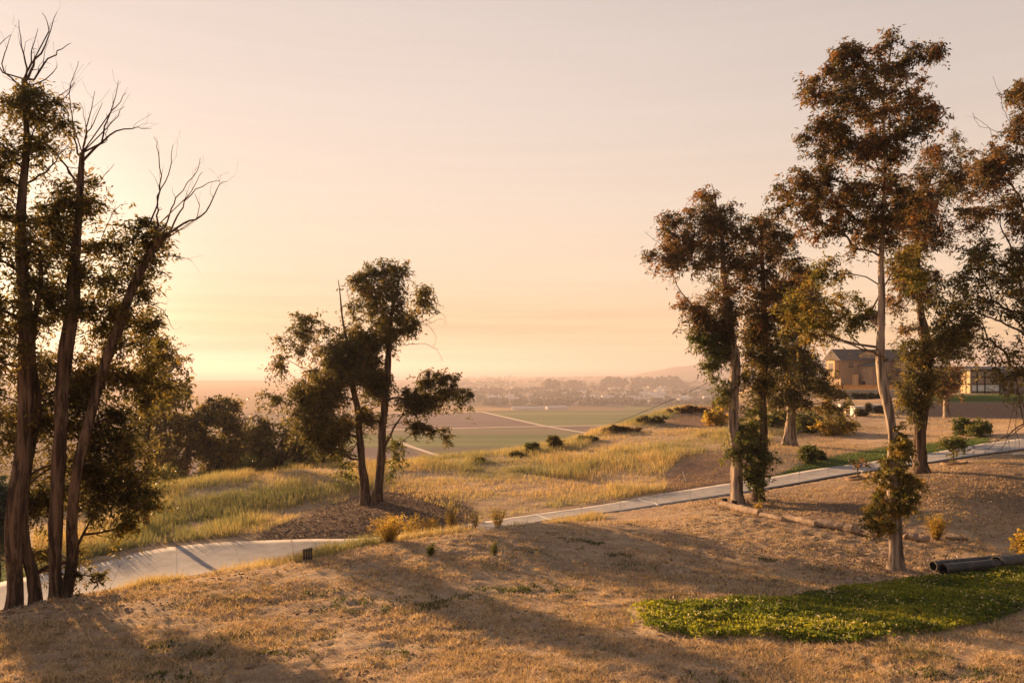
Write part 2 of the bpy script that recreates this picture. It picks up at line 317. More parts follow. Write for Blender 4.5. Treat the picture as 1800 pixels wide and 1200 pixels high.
gm = bpy.data.materials.new('hill_ground'); gm.use_nodes = True; t = gm.node_tree; p = t.nodes['Principled BSDF']
p.inputs['Roughness'].default_value = .95; p.inputs['Specular IOR Level'].default_value = .05
geo = nd(t, 'ShaderNodeNewGeometry')
def noise(sc, det=6, ro=.6, st=(1, 1, 1)):
    mpn = nd(t, 'ShaderNodeMapping'); mpn.inputs['Scale'].default_value = st; t.links.new(geo.outputs['Position'], mpn.inputs[0])
    n = nd(t, 'ShaderNodeTexNoise'); n.inputs['Scale'].default_value = sc; n.inputs['Detail'].default_value = det; n.inputs['Roughness'].default_value = ro
    t.links.new(mpn.outputs[0], n.inputs['Vector']); return n.outputs[0]
def mixc(f, a, b, bt='MIX'):
    m = nd(t, 'ShaderNodeMix', data_type='RGBA', blend_type=bt)
    for s_, x_ in ((0, f), (6, a), (7, b)):
        if hasattr(x_, 'is_output'): t.links.new(x_, m.inputs[s_])
        else: m.inputs[s_].default_value = x_ if s_ == 0 else (*x_, 1)
    return m.outputs[2]
def rmp(src, stops):
    r = nd(t, 'ShaderNodeValToRGB'); ramp(r, stops); t.links.new(src, r.inputs[0]); return r.outputs[0]
big = rmp(noise(.22, 4), [(.35, (0, 0, 0)), (.65, (1, 1, 1))])
mid = rmp(noise(1.3, 6, .7), [(.36, (0, 0, 0)), (.64, (1, 1, 1))])
fine = rmp(noise(9, 6, .75), [(.32, (0, 0, 0)), (.68, (1, 1, 1))])
base = mixc(mid, (.44, .295, .175), (.60, .42, .26))
base = mixc(big, base, mixc(mid, (.37, .26, .18), (.50, .37, .255)))
base = mixc(fine, mixc(.45, base, (.17, .11, .075)), base)
speck = rmp(noise(26, 3, .6), [(.60, (0, 0, 0)), (.70, (1, 1, 1))])
base = mixc(speck, base, (.54, .41, .28))
streak = rmp(noise(1.0, 6, .7, (.35, 1.6, 1)), [(.46, (0, 0, 0)), (.66, (.75, .75, .75))])
base = mixc(streak, base, (.60, .455, .31))
mauve = rmp(noise(.5, 5, .7, (.6, 1.3, 1)), [(.52, (0, 0, 0)), (.70, (.6, .6, .6))])
base = mixc(mauve, base, (.26, .19, .155))
greenp = rmp(noise(.45, 5, .7), [(.62, (0, 0, 0)), (.74, (.55, .55, .55))])
base = mixc(greenp, base, (.16, .15, .065))
za = nd(t, 'ShaderNodeAttribute', attribute_name='zone'); zs = nd(t, 'ShaderNodeSeparateColor'); t.links.new(za.outputs['Color'], zs.inputs[0])
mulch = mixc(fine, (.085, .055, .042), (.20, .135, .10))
lawnc = mixc(fine, (.05, .085, .022), (.12, .16, .045))
dirt = mixc(fine, (.19, .12, .085), (.32, .21, .15))
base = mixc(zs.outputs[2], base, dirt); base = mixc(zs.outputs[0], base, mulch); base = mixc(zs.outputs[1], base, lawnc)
t.links.new(base, p.inputs['Base Color'])
bp = nd(t, 'ShaderNodeBump'); bp.inputs['Strength'].default_value = 1.0; bp.inputs['Distance'].default_value = .16; t.links.new(noise(6, 10, .72), bp.inputs['Height']); t.links.new(bp.outputs[0], p.inputs['Normal'])
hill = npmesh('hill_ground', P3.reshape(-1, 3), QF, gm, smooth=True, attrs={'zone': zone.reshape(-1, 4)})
tag(hill, kind='structure')

# path: a slab draped on the hill, with expansion joints coloured pale as if catching the light
def resample(P, step):
    P = np.asarray(P, float); L = np.r_[0, np.cumsum(np.linalg.norm(np.diff(P, axis=0), axis=1))]
    # Catmull-Rom through the points
    out = []
    for i in range(len(P) - 1):
        p0, p1, p2, p3 = P[max(i - 1, 0)], P[i], P[i + 1], P[min(i + 2, len(P) - 1)]
        n = max(2, int((L[i + 1] - L[i]) / step))
        for k in range(n):
            a = k / n
            out.append(.5 * (2 * p1 + (p2 - p0) * a + (2 * p0 - 5 * p1 + 4 * p2 - p3) * a * a + (3 * p1 - p0 - 3 * p2 + p3) * a ** 3))
    return np.array(out + [P[-1]])
pairs = resample(np.c_[np.array(PATH_UP), np.array(PATH_LO)], .35)
up, lo = pairs[:, :3], pairs[:, 3:]
nc = 9
f = np.linspace(0, 1, nc)[None, :, None]; grid = up[:, None] * (1 - f) + lo[:, None] * f
grid[..., 2] = smooth_z(grid[..., 0], grid[..., 1]) + .015
n_ = len(up); skirt0 = grid[:, :1] - [0, 0, .25]; skirt1 = grid[:, -1:] - [0, 0, .25]
G = np.concatenate([skirt0, grid, skirt1], 1); w_ = nc + 2
i, j = np.meshgrid(np.arange(n_ - 1), np.arange(w_ - 1), indexing='ij'); a = i * w_ + j
pathobj = npmesh('path', G.reshape(-1, 3), np.stack([a, a + 1, a + w_ + 1, a + w_], -1).reshape(-1, 4), concrete)
tag(pathobj, kind='structure')
def path_row(u):
    uu, vv = uv_of(grid[:, nc // 2]); ok_ = np.arange(n_) > 20
    return int(np.argmin(np.where(ok_, abs(uu - u), 1e9)))
for uj in (955, 1140, 1503):
    k = path_row(uj) - 2; A = np.array([grid[k + (4 * c_) // (nc - 1)][c_] + (grid[k + (4 * c_) // (nc - 1) + 1][c_] - grid[k + (4 * c_) // (nc - 1)][c_]) * ((4 * c_) % (nc - 1)) / (nc - 1) for c_ in range(nc)]); B = A + (grid[k + 1][nc // 2] - grid[k][nc // 2]) / np.linalg.norm(grid[k + 1][nc // 2] - grid[k][nc // 2]) * .13
    V = np.concatenate([A, B]) + [0, 0, .006]
    npmesh('joint', V, [[q, q + 1, q + nc + 1, q + nc] for q in range(nc - 1)], jointm, pathobj)
cjm = mat('joint_dark', (.265, .245, .24), .95)
for k in range(12, n_ - 3, 10):
    A = grid[k]; B = A + (grid[k + 1] - A) * .14; npmesh('joint', np.concatenate([A, B]) + [0, 0, .004], [[q, q + 1, q + nc + 1, q + nc] for q in range(nc - 1)], cjm, pathobj)
# timber edging along the near edge of the path, right-hand stretch
k0 = path_row(1350); P = grid[k0:, -1] + [0, 0, -.02]; nrm = (grid[k0:, -1] - grid[k0:, 0]); nrm /= np.linalg.norm(nrm, axis=1, keepdims=True)
P = P + nrm * .09
mb = MB()
for q in range(0, len(P) - 1):
    pass
V, Q = tube_np(P, np.full(len(P), .03), 4)
edging = npmesh('edging', V, Q, mat('edging_wood', (.07, .05, .04), .9), pathobj)

# ------------------------------------------------------------------ valley, fields, roads, sea, far hills
ZV = -60.0
def pv(u, v, dz=0):
    d = (EYE - ZV) * F / (v - V0); return np.array([(u - U0) / F * d, d, ZV + dz])
def fieldmat(name, c1, c2, row=.12, ang=0):
    m = bpy.data.materials.new(name); m.use_nodes = True; t_ = m.node_tree; p_ = t_.nodes['Principled BSDF']; p_.inputs['Roughness'].default_value = .95; p_.inputs['Specular IOR Level'].default_value = 0
    g_ = nd(t_, 'ShaderNodeNewGeometry'); mm = nd(t_, 'ShaderNodeMapping'); mm.inputs['Scale'].default_value = (.0015, .02, 1); mm.inputs['Rotation'].default_value = (0, 0, ang)
    t_.links.new(g_.outputs['Position'], mm.inputs[0]); n = nd(t_, 'ShaderNodeTexNoise'); n.inputs['Scale'].default_value = 1; n.inputs['Detail'].default_value = 5; t_.links.new(mm.outputs[0], n.inputs['Vector'])
    r = nd(t_, 'ShaderNodeValToRGB'); ramp(r, [(.35, c1), (.65, c2)]); t_.links.new(n.outputs[0], r.inputs[0]); t_.links.new(r.outputs[0], p_.inputs['Base Color']); return m
valm = fieldmat('valley_soil', (.17, .13, .09), (.26, .19, .11))
val = MB().add([(-9000, -300, ZV), (9000, -300, ZV), (9000, 3900, ZV), (-9000, 3900, ZV)], [(0, 1, 2, 3)]).build('valley_floor', valm); tag(val, kind='structure')
fgreen = fieldmat('field_green', (.10, .135, .045), (.20, .21, .08), ang=.02); fmauve = fieldmat('field_plough', (.145, .105, .095), (.19, .14, .12)); ftan = fieldmat('field_tan', (.34, .22, .11), (.42, .28, .15)); folive = fieldmat('field_olive', (.14, .125, .07), (.21, .18, .10))
roadm = mat('dirt_road', (.52, .42, .33), .95)
FIELDS = [(fmauve, [(640, 729), (848, 725.5), (950, 748.5), (600, 755)]), (fgreen, [(852, 724), (1010, 721.5), (1260, 724), (1330, 744.5), (955, 748)]),
          (folive, [(560, 757), (975, 752), (1030, 762), (540, 764)]), (fgreen, [(540, 765), (1032, 763), (1075, 772), (1010, 786), (500, 786)]), (fmauve, [(990, 751.5), (1345, 746.5), (1420, 768), (1085, 770)]),
          (folive, [(730, 787), (1120, 787), (1120, 850), (830, 850)]), (fmauve, [(200, 787), (718, 787), (815, 850), (100, 850)]), (ftan, [(700, 709), (935, 719.5), (845, 724), (600, 727)]),
          (ftan, [(100, 672), (520, 672), (620, 705), (600, 726), (0, 726)]), (fgreen, [(1090, 715), (1300, 712), (1330, 721), (1100, 720.5)])]
for k, (m, poly) in enumerate(FIELDS):
    tag(MB().add([pv(u, v, .12 + .03 * k) for u, v in poly], [tuple(range(len(poly)))]).build('field', m), kind='structure')
def strip(name, pl, wid, m, dz=.7, kind='structure'):
    P = np.array([pv(u, v, dz) for u, v in pl]); T_ = np.gradient(P, axis=0); N = np.stack([-T_[:, 1], T_[:, 0], 0 * T_[:, 0]], -1); N /= np.linalg.norm(N, axis=1, keepdims=True)
    V = np.concatenate([P - N * wid / 2, P + N * wid / 2]); n = len(P)
    o = npmesh(name, V, [[i, i + 1, n + i + 1, n + i] for i in range(n - 1)], m); tag(o, kind=kind); return o
strip('farm_road', [(560, 758), (740, 755), (900, 751), (1060, 748.5), (1345, 745)], 9, roadm)
strip('farm_track', [(850, 725), (950, 748), (1000, 757), (1085, 771), (1130, 781)], 7, roadm, .75)
strip('field_track', [(700, 777), (722, 786), (760, 799), (825, 822)], 5, roadm, .8)
strip('field_edge_road', [(600, 729), (760, 726), (850, 724.5)], 14, roadm, .85)
seam = mat('sea_water', (.30, .26, .24), .38, spec=.6)
sea = MB().add([(-16000, 3900, ZV - .4), (16000, 3900, ZV - .4), (16000, 16000, ZV - .4), (-16000, 16000, ZV - .4)], [(0, 1, 2, 3)]).build('sea', seam); tag(sea, kind='structure')
land2 = MB().add([(-700, 3890, ZV + .02), (9000, 3890, ZV + .02), (9000, 6200, ZV + .02), (900, 6200, ZV + .02)], [(0, 1, 2, 3)]).build('coastal_plain', valm); tag(land2, kind='structure')
def ridge(name, u0, u1, d, vtop, m, seed, amp, depth=700):
    us = np.linspace(u0, u1, 70); env = np.sin(np.linspace(0, np.pi, 70)) ** .6
    H = (EYE - (vtop - V0) / F * d - ZV) * env * (1 - amp + amp * vnoise(us, us * 0, (u1 - u0) / 7, seed) * 1.6)
    rows = []
    for fy in np.linspace(-1, 1, 9):
        rows.append(np.stack([(us - U0) / F * d, np.full(70, d + fy * depth), ZV - 1 + H * (1 - fy * fy) ** .8 * (.9 + .2 * vnoise(us, us * 0 + fy * 200, 40, seed + 2))], -1))
    V = np.array(rows).reshape(-1, 3); F_ = [[r * 70 + c, r * 70 + c + 1, (r + 1) * 70 + c + 1, (r + 1) * 70 + c] for r in range(8) for c in range(69)]
    tag(npmesh(name, V, F_, m, smooth=True), kind='structure')
hillm = fieldmat('far_hill', (.15, .12, .08), (.22, .17, .10))
ridge('dune_hills', -300, 540, 3700, 671, fieldmat('dune', (.36, .22, .10), (.46, .29, .14)), 3, .2, 260)
ridge('far_hills', 1120, 1700, 5000, 628, hillm, 5, .35)

# ------------------------------------------------------------------ trees
def dens(P, step):
    P = np.asarray(P, float); out = [P[0]]
    for a, b in zip(P[:-1], P[1:]):
        n = max(1, int(np.linalg.norm(b[:3] - a[:3]) / step))
        for k in range(1, n + 1): out.append(a + (b - a) * k / n)
    return np.array(out)
def leaf_quads(C, L, Wd, r, droop=.75):
    """kite-shaped leaves hung at points C"""
    n = len(C); ax = r.normal(size=(n, 3)); ax[:, 2] = ax[:, 2] * .5 - droop; ax /= np.linalg.norm(ax, axis=1, keepdims=True)
    sd = np.cross(ax, r.normal(size=(n, 3))); sd /= np.linalg.norm(sd, axis=1, keepdims=True) + 1e-9
    l = L * r.uniform(.45, 1.5, (n, 1)); w = Wd * r.uniform(.55, 1.45, (n, 1))
    V = np.stack([C, C + ax * l * .42 + sd * w * .5, C + ax * l, C + ax * l * .42 - sd * w * .5], 1)
    return V.reshape(-1, 3), np.arange(4 * n).reshape(n, 4)
def skeleton(root_nodes, targets, bend, r):
    """joins every target to the growing tree; returns chains of node ids, positions, parents"""
    N = [np.asarray(q, float) for q in root_nodes]; par = list(range(-1, len(N) - 1)); L = [0.0]
    for i in range(1, len(N)): L.append(L[-1] + np.linalg.norm(N[i] - N[i - 1]) * .35)
    tr = np.array(N); chains = []
    order = np.argsort([np.min(np.linalg.norm(tr - q, axis=1)) for q in targets])
    cap = len(N) + 3 * len(targets); A = np.zeros((cap, 3)); A[:len(N)] = tr; PL = np.zeros(cap); PL[:len(N)] = L; n = len(N)
    for k in order:
        q = targets[k]; D = q - A[:n]; ln = np.linalg.norm(D, axis=1) + 1e-6; up = D[:, 2] / ln
        cost = ln * (1 + 1.1 * np.maximum(0, .25 - up)) + .30 * PL[:n]
        j = int(np.argmin(cost)); a = A[j]; d = q - a; l = ln[j]
        off = r.normal(size=3) * .07 * l; off[2] += bend * l
        ids = [j]
        for tt in (.35, .7, 1.0):
            A[n] = a + d * tt + off * (4 * tt * (1 - tt)); PL[n] = PL[j] + l * tt; par.append(ids[-1]); ids.append(n); n += 1
        chains.append(ids)
    return A[:n], par, chains
def tree(name, label, d, trunk, crowns, bare=(), bark=None, leafm=None, L=.2, Wd=.05, r_tip=.011, seed=0, group=None, cat='tree', thick=.8, twigs=True, snap=None, droop=.75):
    r = np.random.default_rng(100 + seed)
    tp = np.array([np.r_[px(u, v, d + (e[0] if e else 0)), w * (.38 if d < 22 else .43) / F * d] for u, v, w, *e in trunk])
    tp = dens(resample(tp, .6), .22)
    base = tp[0, :3].copy()
    if snap is None: base[2] = gz(base[0], base[1])
    root = empty(name, base)
    tag(root, label, cat, group)
    # wobble
    hh = np.linspace(0, 1, len(tp)); wob = .10 * np.clip(hh * 6, 0, 1)
    tp[:, 0] += wob * (vnoise(np.arange(len(tp)) * .22, np.zeros(len(tp)), 1.6, seed) - .5) * 2; tp[:, 1] += wob * 3 * (vnoise(np.arange(len(tp)) * .22, np.ones(len(tp)) * 50, 2.5, seed) - .5) * 2
    tp[0, :3] = base
    pre = np.r_[base - [0, 0, .5], tp[0, 3] * 1.15]
    R = tp[:, 3].copy(); z = tp[:, 2] - base[2]; R *= 1 + .35 * np.exp(-z / .35)
    TP = np.vstack([pre[:3], tp[:, :3]]); TR = np.r_[R[0] * 1.2, R]
    V, Q = tube_np(TP, TR, 20, ridge=.42, seed=seed)
    npmesh('trunk', V, Q, bark, root, smooth=True, origin=base)
    # crown targets
    targets = []; info = []
    for poly, per_m2, leaves, rc, lm, dep in crowns:
        pa = np.array(poly, float); lo_, hi_ = pa.min(0), pa.max(0)
        area = abs(np.sum(pa[:, 0] * np.roll(pa[:, 1], -1) - np.roll(pa[:, 0], -1) * pa[:, 1])) / 2 * (d / F) ** 2
        n = max(3, int(area * per_m2 * 3.1)); leaves = int(leaves * .95); got = []
        for _ in range(n * 30):
            if len(got) >= n: break
            u, v = r.uniform(lo_, hi_)
            if not inpoly(u, v, poly): continue
            e = float(polydist(u, v, poly)) * d / F
            if e < rc * .3 and r.random() < .5: continue
            q = px(u, v, d)
            half = min(thick * e + .3, 2.6); q = q + (q - [0, 0, EYE]) / d * (dep + r.uniform(-half, half))
            if area > 6 and vnoise(q[0] + q[1] * .6, q[2], 1.15 if d < 35 else 1.5, 3 + seed) + .25 * vnoise(q[0], q[2] + q[1], .6, 4 + seed) < .40: continue
            if got and np.min(np.linalg.norm(np.array(got) - q, axis=1)) < rc * .45: continue
            got.append(q)
        for q in got: targets.append(q); info.append((leaves, rc, lm))
    bV, bF, nb = [], [], 0
    lv = {}
    if targets:
        i0 = max(1, int(len(tp) * .08))
        A, par, chains = skeleton(tp[i0:, :3], targets, .06, r)
        nroot = len(tp) - i0
        w = np.zeros(len(A)); par = np.array(par)
        for c in chains: w[c[-1]] += 1
        for k in range(len(A) - 1, nroot - 1, -1):
            if par[k] >= 0: w[par[k]] += w[k]
        rad = r_tip * np.maximum(w, 1) ** .50
        for c in chains:
            rr = rad[c]; 
            rr[0] = min(rr[1] * 1.25, tp[min(c[0] + i0, len(tp) - 1), 3] * .9 if c[0] < nroot else rr[1] * 1.25)
            V, Q = tube_np(A[c], rr, 5); bV.append(V); bF.append(Q + nb); nb += len(V)
    for polyl, r0 in bare:
        P = np.array([px(u, v, d + (e[0] if e else 0)) for u, v, *e in polyl]); P = dens(resample(P, .25), .14)
        P[1:-1] += r.normal(size=(len(P) - 2, 3)) * .02
        allp = np.vstack([tp[:, :3]] + ([A] if targets else [])); jn = int(np.argmin(np.linalg.norm(allp - P[0], axis=1)))
        if np.linalg.norm(allp[jn] - P[0]) < 4: P = np.vstack([allp[jn], P])
        rr = np.linspace(r0 * .75, .006, len(P)); V, Q = tube_np(P, rr, 5); bV.append(V); bF.append(Q + nb); nb += len(V)
        for _ in range(int(len(P) * .34)):
            k = r.integers(len(P) // 4, len(P)); dirn = P[min(k + 1, len(P) - 1)] - P[k - 1]; dirn /= np.linalg.norm(dirn) + 1e-9
            dirn = dirn + r.normal(size=3) * .6 + [0, 0, .3]; dirn /= np.linalg.norm(dirn); ln = r.uniform(.2, .8) * min(1, r0 / .04)
            Tt = np.array([P[k], P[k] + dirn * ln * .5 + r.normal(size=3) * .04, P[k] + dirn * ln + r.normal(size=3) * .06 + [0, 0, .1 * ln]])
            V, Q = tube_np(Tt, np.array([rr[k] * .5, rr[k] * .28, .003]), 4); bV.append(V); bF.append(Q + nb); nb += len(V)
    ends = {}
    for q, (nl, rc, lm) in zip(targets, info):
        ns = max(4, int(nl / 16)); dv = r.normal(size=(ns, 3)) * rc * [.88, .88, .85]; dl = np.linalg.norm(dv, axis=1)
        def spray(t_, k_): return q + dv[k_] * t_ - np.array([0, 0, .35]) * (dl[k_] * 1.0)[:, None] * t_ ** 2
        if twigs:
            for k_ in range(0, ns, 2):
                ks = np.full(3, k_); Pq = spray(np.array([[0], [.5], [1.0]]), ks); V, Q = tube_np(Pq, np.array([r_tip * .65, r_tip * .45, r_tip * .25]), 3); bV.append(V); bF.append(Q + nb); nb += len(V)
        own = np.repeat(np.arange(ns), max(1, nl // ns)); t_ = r.beta(2.2, 1.3, len(own))[:, None] * 1.1
        C = spray(t_, own) + r.normal(size=(len(own), 3)) * rc * np.array([.17, .17, .14]) * (.6 + r.gamma(2, .24, (len(own), 1)))
        tint = np.clip(r.normal(.45, .17) + (r.normal(size=ns) * .14)[own] + r.normal(size=len(own)) * .15, 0, 1)
        ends.setdefault(lm, []).append((C, tint))
    if bV: npmesh('branches', np.concatenate(bV), np.concatenate(bF), bark if bark is not barkpale else twigm, root, smooth=True, origin=base)
    for lm, lst in ends.items():
        C = np.concatenate([c for c, _ in lst]); ti = np.concatenate([x for _, x in lst])
        V, Q = leaf_quads(C, L, Wd, r, droop); npmesh('crown', V, Q, lm, root, origin=base, attrs={'tint': np.repeat(ti, 4)})
    return root
def z3(x, y): return (440 + x / 2.45, 430 + y / 2.45)
def z5(x, y): return (1100 + x / 2.0686, 20 + y / 2.0686)
def z6(x, y): return (1150 + x / 2.609, 560 + y / 2.609)
def PZ(f, l): return [f(*q) for q in l]

# left stand
tree('eucalyptus_tree', 'tallest dark eucalyptus at the left edge, thick fibrous trunk and bare forked top', 21,
     [(25, 1069, 31), (33, 950, 33), (40, 820, 34), (42, 650, 31), (40, 500, 26), (43, 400, 21), (46, 300, 16), (48, 200, 11), (48, 140, 8)],
     [([(-190, 210), (-90, 130), (-30, 170), (10, 150), (45, 128), (75, 155), (102, 165), (120, 195), (120, 235), (95, 250), (70, 330), (110, 300), (120, 340), (100, 420), (105, 520), (60, 640), (0, 660), (-120, 620), (-200, 420)], 1.0, 330, .42, eucolive, 0)],
     bare=[([(48, 150), (47, 120), (40, 95), (36, 65), (33, 35)], .05), ([(48, 140), (62, 105), (80, 80), (88, 50), (100, 22)], .055), ([(86, 55), (84, 40), (74, 24)], .025), ([(60, 140), (75, 118), (95, 95), (110, 86), (125, 76)], .045), ([(55, 110), (60, 75), (67, 50)], .03),
           ([(46, 160), (20, 135), (5, 125), (8, 95), (20, 60)], .045), ([(5, 128), (-15, 100), (0, 78), (18, 62)], .03), ([(50, 150), (80, 140), (95, 125), (100, 112)], .03), ([(45, 250), (90, 190), (120, 165), (130, 130), (138, 108)], .03), ([(100, 180), (115, 160), (132, 145)], .02),
           ([(44, 330), (80, 300), (110, 265), (125, 250)], .05), ([(44, 300), (10, 265), (-20, 220)], .05)],
     bark=barkbrown, L=.17, Wd=.045, seed=1, group='left eucalyptus stand')
tree('eucalyptus_tree', 'left stand eucalyptus with straight trunk ending in a fan of dead branches', 21.4,
     [(99, 1054, 25), (104, 950, 26), (108, 800, 27), (112, 660, 29), (119, 560, 27), (128, 450, 22), (138, 360, 17), (144, 290, 12), (145, 268, 10)],
     [([(90, 340), (120, 300), (140, 310), (168, 325), (184, 360), (165, 395), (200, 430), (212, 480), (198, 530), (212, 600), (190, 650), (150, 660), (100, 640), (78, 560), (70, 450)], 1.35, 330, .38, eucolive, .6)],
     bare=[([(144, 285), (160, 268), (182, 248), (205, 232), (232, 226), (266, 226)], .06), ([(146, 272), (152, 225), (160, 190), (167, 160)], .045), ([(178, 252), (188, 215), (204, 170), (208, 142)], .04), ([(196, 195), (210, 178), (222, 163)], .025), ([(188, 225), (205, 205), (219, 187)], .025),
           ([(144, 285), (132, 245), (128, 215), (122, 165), (130, 145)], .045), ([(150, 240), (168, 205), (180, 180)], .03), ([(130, 225), (110, 190), (100, 168)], .025), ([(140, 330), (90, 262), (54, 272)], .06), ([(145, 300), (150, 215), (140, 180)], .03), ([(185, 250), (188, 236), (187, 200)], .02),
           ([(150, 360), (175, 320), (195, 300), (200, 288)], .02), ([(178, 420), (200, 370), (225, 358)], .02)],
     bark=barkbrown, L=.17, Wd=.045, seed=2, group='left eucalyptus stand')
tree('eucalyptus_tree', 'left stand eucalyptus leaning right, spreading bare limbs at its tip', 21.5,
     [(116, 1050, 21), (128, 950, 23), (148, 800, 20), (168, 695, 20), (194, 595, 21), (222, 505, 19), (255, 445, 16), (275, 425, 13)],
     [([(130, 640), (215, 650), (238, 760), (268, 850), (205, 900), (140, 880)], 1.2, 300, .4, eucdark, .9), ([(205, 385), (232, 365), (255, 370), (270, 352), (296, 372), (308, 395), (280, 440), (260, 480), (275, 508), (298, 556), (288, 600), (312, 650), (280, 680), (238, 690), (190, 660), (180, 590), (195, 520), (212, 465)], 1.25, 300, .34, eucolive, .4),
      ([(240, 560), (300, 560), (318, 640), (330, 660), (300, 690), (262, 720), (240, 690)], 1.3, 290, .32, eucolive, 1.0)],
     bare=[([(272, 430), (300, 405), (322, 392), (345, 385), (362, 372), (376, 345), (384, 325), (400, 319)], .06), ([(300, 405), (325, 355), (345, 335), (368, 322), (386, 318)], .04), ([(275, 425), (278, 380), (276, 345), (290, 320), (300, 288), (304, 255)], .045), ([(277, 360), (282, 310), (280, 280), (270, 240)], .035),
           ([(290, 400), (310, 350), (330, 322), (346, 300), (352, 278)], .035), ([(330, 345), (345, 318), (356, 302)], .02), ([(345, 385), (352, 360), (342, 340)], .02), ([(265, 455), (295, 450), (318, 452), (337, 459)], .03), ([(230, 540), (262, 535), (285, 545), (305, 578)], .025), ([(262, 538), (280, 530), (295, 535)], .015)],
     bark=barkbrown, L=.17, Wd=.045, seed=3, group='left eucalyptus stand')
tree('eucalyptus_tree', 'left stand eucalyptus with twisted trunk pressed against the thickest one, hanging low foliage', 21.3,
     [(63, 1061, 22), (58, 980, 23), (54, 900, 17), (51, 800, 13), (58, 660, 11), (68, 540, 11), (75, 440, 6)],
     [([(-60, 640), (20, 600), (110, 620), (200, 640), (235, 740), (250, 800), (280, 868), (262, 905), (235, 880), (215, 935), (195, 900), (165, 930), (150, 880), (60, 920), (-60, 920)], 1.25, 360, .42, eucdark, 1.6),
      ([(130, 960), (165, 985), (178, 1012), (150, 1035), (122, 1030)], 4, 110, .22, eucdark, .6), ([(-40, 860), (40, 840), (90, 900), (80, 1000), (40, 990), (-40, 960)], 1.6, 300, .35, eucdark, 2.5), ([(208, 880), (278, 870), (262, 915), (220, 950), (205, 960)], 2.5, 160, .28, eucgold, .8)],
     bark=barkbrown, L=.17, Wd=.045, seed=4, group='left eucalyptus stand')
tree('slender_tree', 'slender young tree behind the left stand, thin straight stem against the haze', 42,
     [(257, 866, 9), (259, 800, 9), (262, 740, 8), (272, 680, 6), (278, 620, 4)],
     [([(225, 570), (255, 545), (292, 565), (302, 610), (322, 640), (318, 668), (330, 690), (300, 700), (285, 740), (262, 735), (235, 690)], 1.3, 130, .5, eucdark, 0), ([(220, 700), (260, 720), (285, 760), (262, 800), (225, 800)], .8, 110, .5, eucdark, 0)],
     bark=barkdark, L=.24, Wd=.075, seed=5)
# trees below the crest of the grassy hill
BT = [('hazy broad-crowned tree below the hill crest, nearest the slender stem', 76, [(318, 885, 16), (322, 820, 15), (332, 780, 11), (345, 740, 6)], [(252, 780), (262, 710), (300, 685), (328, 660), (338, 680), (330, 700), (352, 715), (362, 760), (345, 800), (318, 850), (262, 870)]),
      ('hazy round-topped tree below the hill crest, highest of the row against the orange plain', 78, [(388, 880, 13), (388, 810, 11), (392, 760, 8), (395, 720, 4)], [(335, 780), (352, 706), (385, 696), (424, 700), (440, 722), (432, 742), (452, 775), (446, 830), (405, 868), (345, 868)]),
      ('hazy dense tree below the hill crest, just left of the split-trunk tree', 74, [(478, 870, 14), (482, 810, 12), (474, 760, 7)], [(442, 800), (446, 750), (472, 728), (520, 738), (560, 760), (575, 800), (550, 830), (480, 850), (446, 840)]),
      ('hazy tree below the hill crest, dark mass behind the split-trunk tree', 72, [(545, 870, 12), (540, 810, 9), (530, 760, 5)], [(490, 800), (500, 735), (560, 740), (600, 780), (590, 830), (500, 840)]),
      ('low hazy tree below the hill crest, in the gap between the round-topped and dense ones', 86, [(440, 880, 9), (442, 820, 8), (445, 790, 5)], [(412, 830), (425, 760), (455, 745), (470, 790), (465, 840), (420, 855)])]
for k, (lab, dd, tr, po) in enumerate(BT):
    tree('valley_tree', lab, dd, tr, [(po, .75, 120, .8, eucolive, 0)], bark=barkdark, L=.42, Wd=.17, r_tip=.022, seed=10 + k, group='hazy trees below the crest', twigs=False)
for k, (lab, dd, tr, po) in enumerate([('yellow-green bush under the leftmost hazy tree', 66, [(290, 880, 4), (292, 850, 3)], [(262, 870), (270, 830), (300, 815), (325, 840), (330, 875)]),
                                      ('yellow-green bush under the round-topped hazy tree', 68, [(372, 870, 4), (374, 850, 3)], [(345, 868), (352, 830), (378, 820), (400, 845), (400, 868)]),
                                      ('pale yellow-green bush right of the round-topped hazy tree', 70, [(440, 860, 4), (440, 830, 3)], [(412, 858), (420, 810), (440, 795), (462, 815), (465, 850)]),
                                      ('low olive bush at the foot of the dense hazy tree', 66, [(500, 850, 4), (502, 830, 3)], [(478, 845), (485, 815), (510, 810), (530, 840)])]):
    tree('crest_bush', lab, dd, tr, [(po, 1.2, 90, .6, shrubm, 0)], bark=barkdark, L=.3, Wd=.12, r_tip=.015, seed=20 + k, cat='bush', group='bushes under the hazy trees', twigs=False)
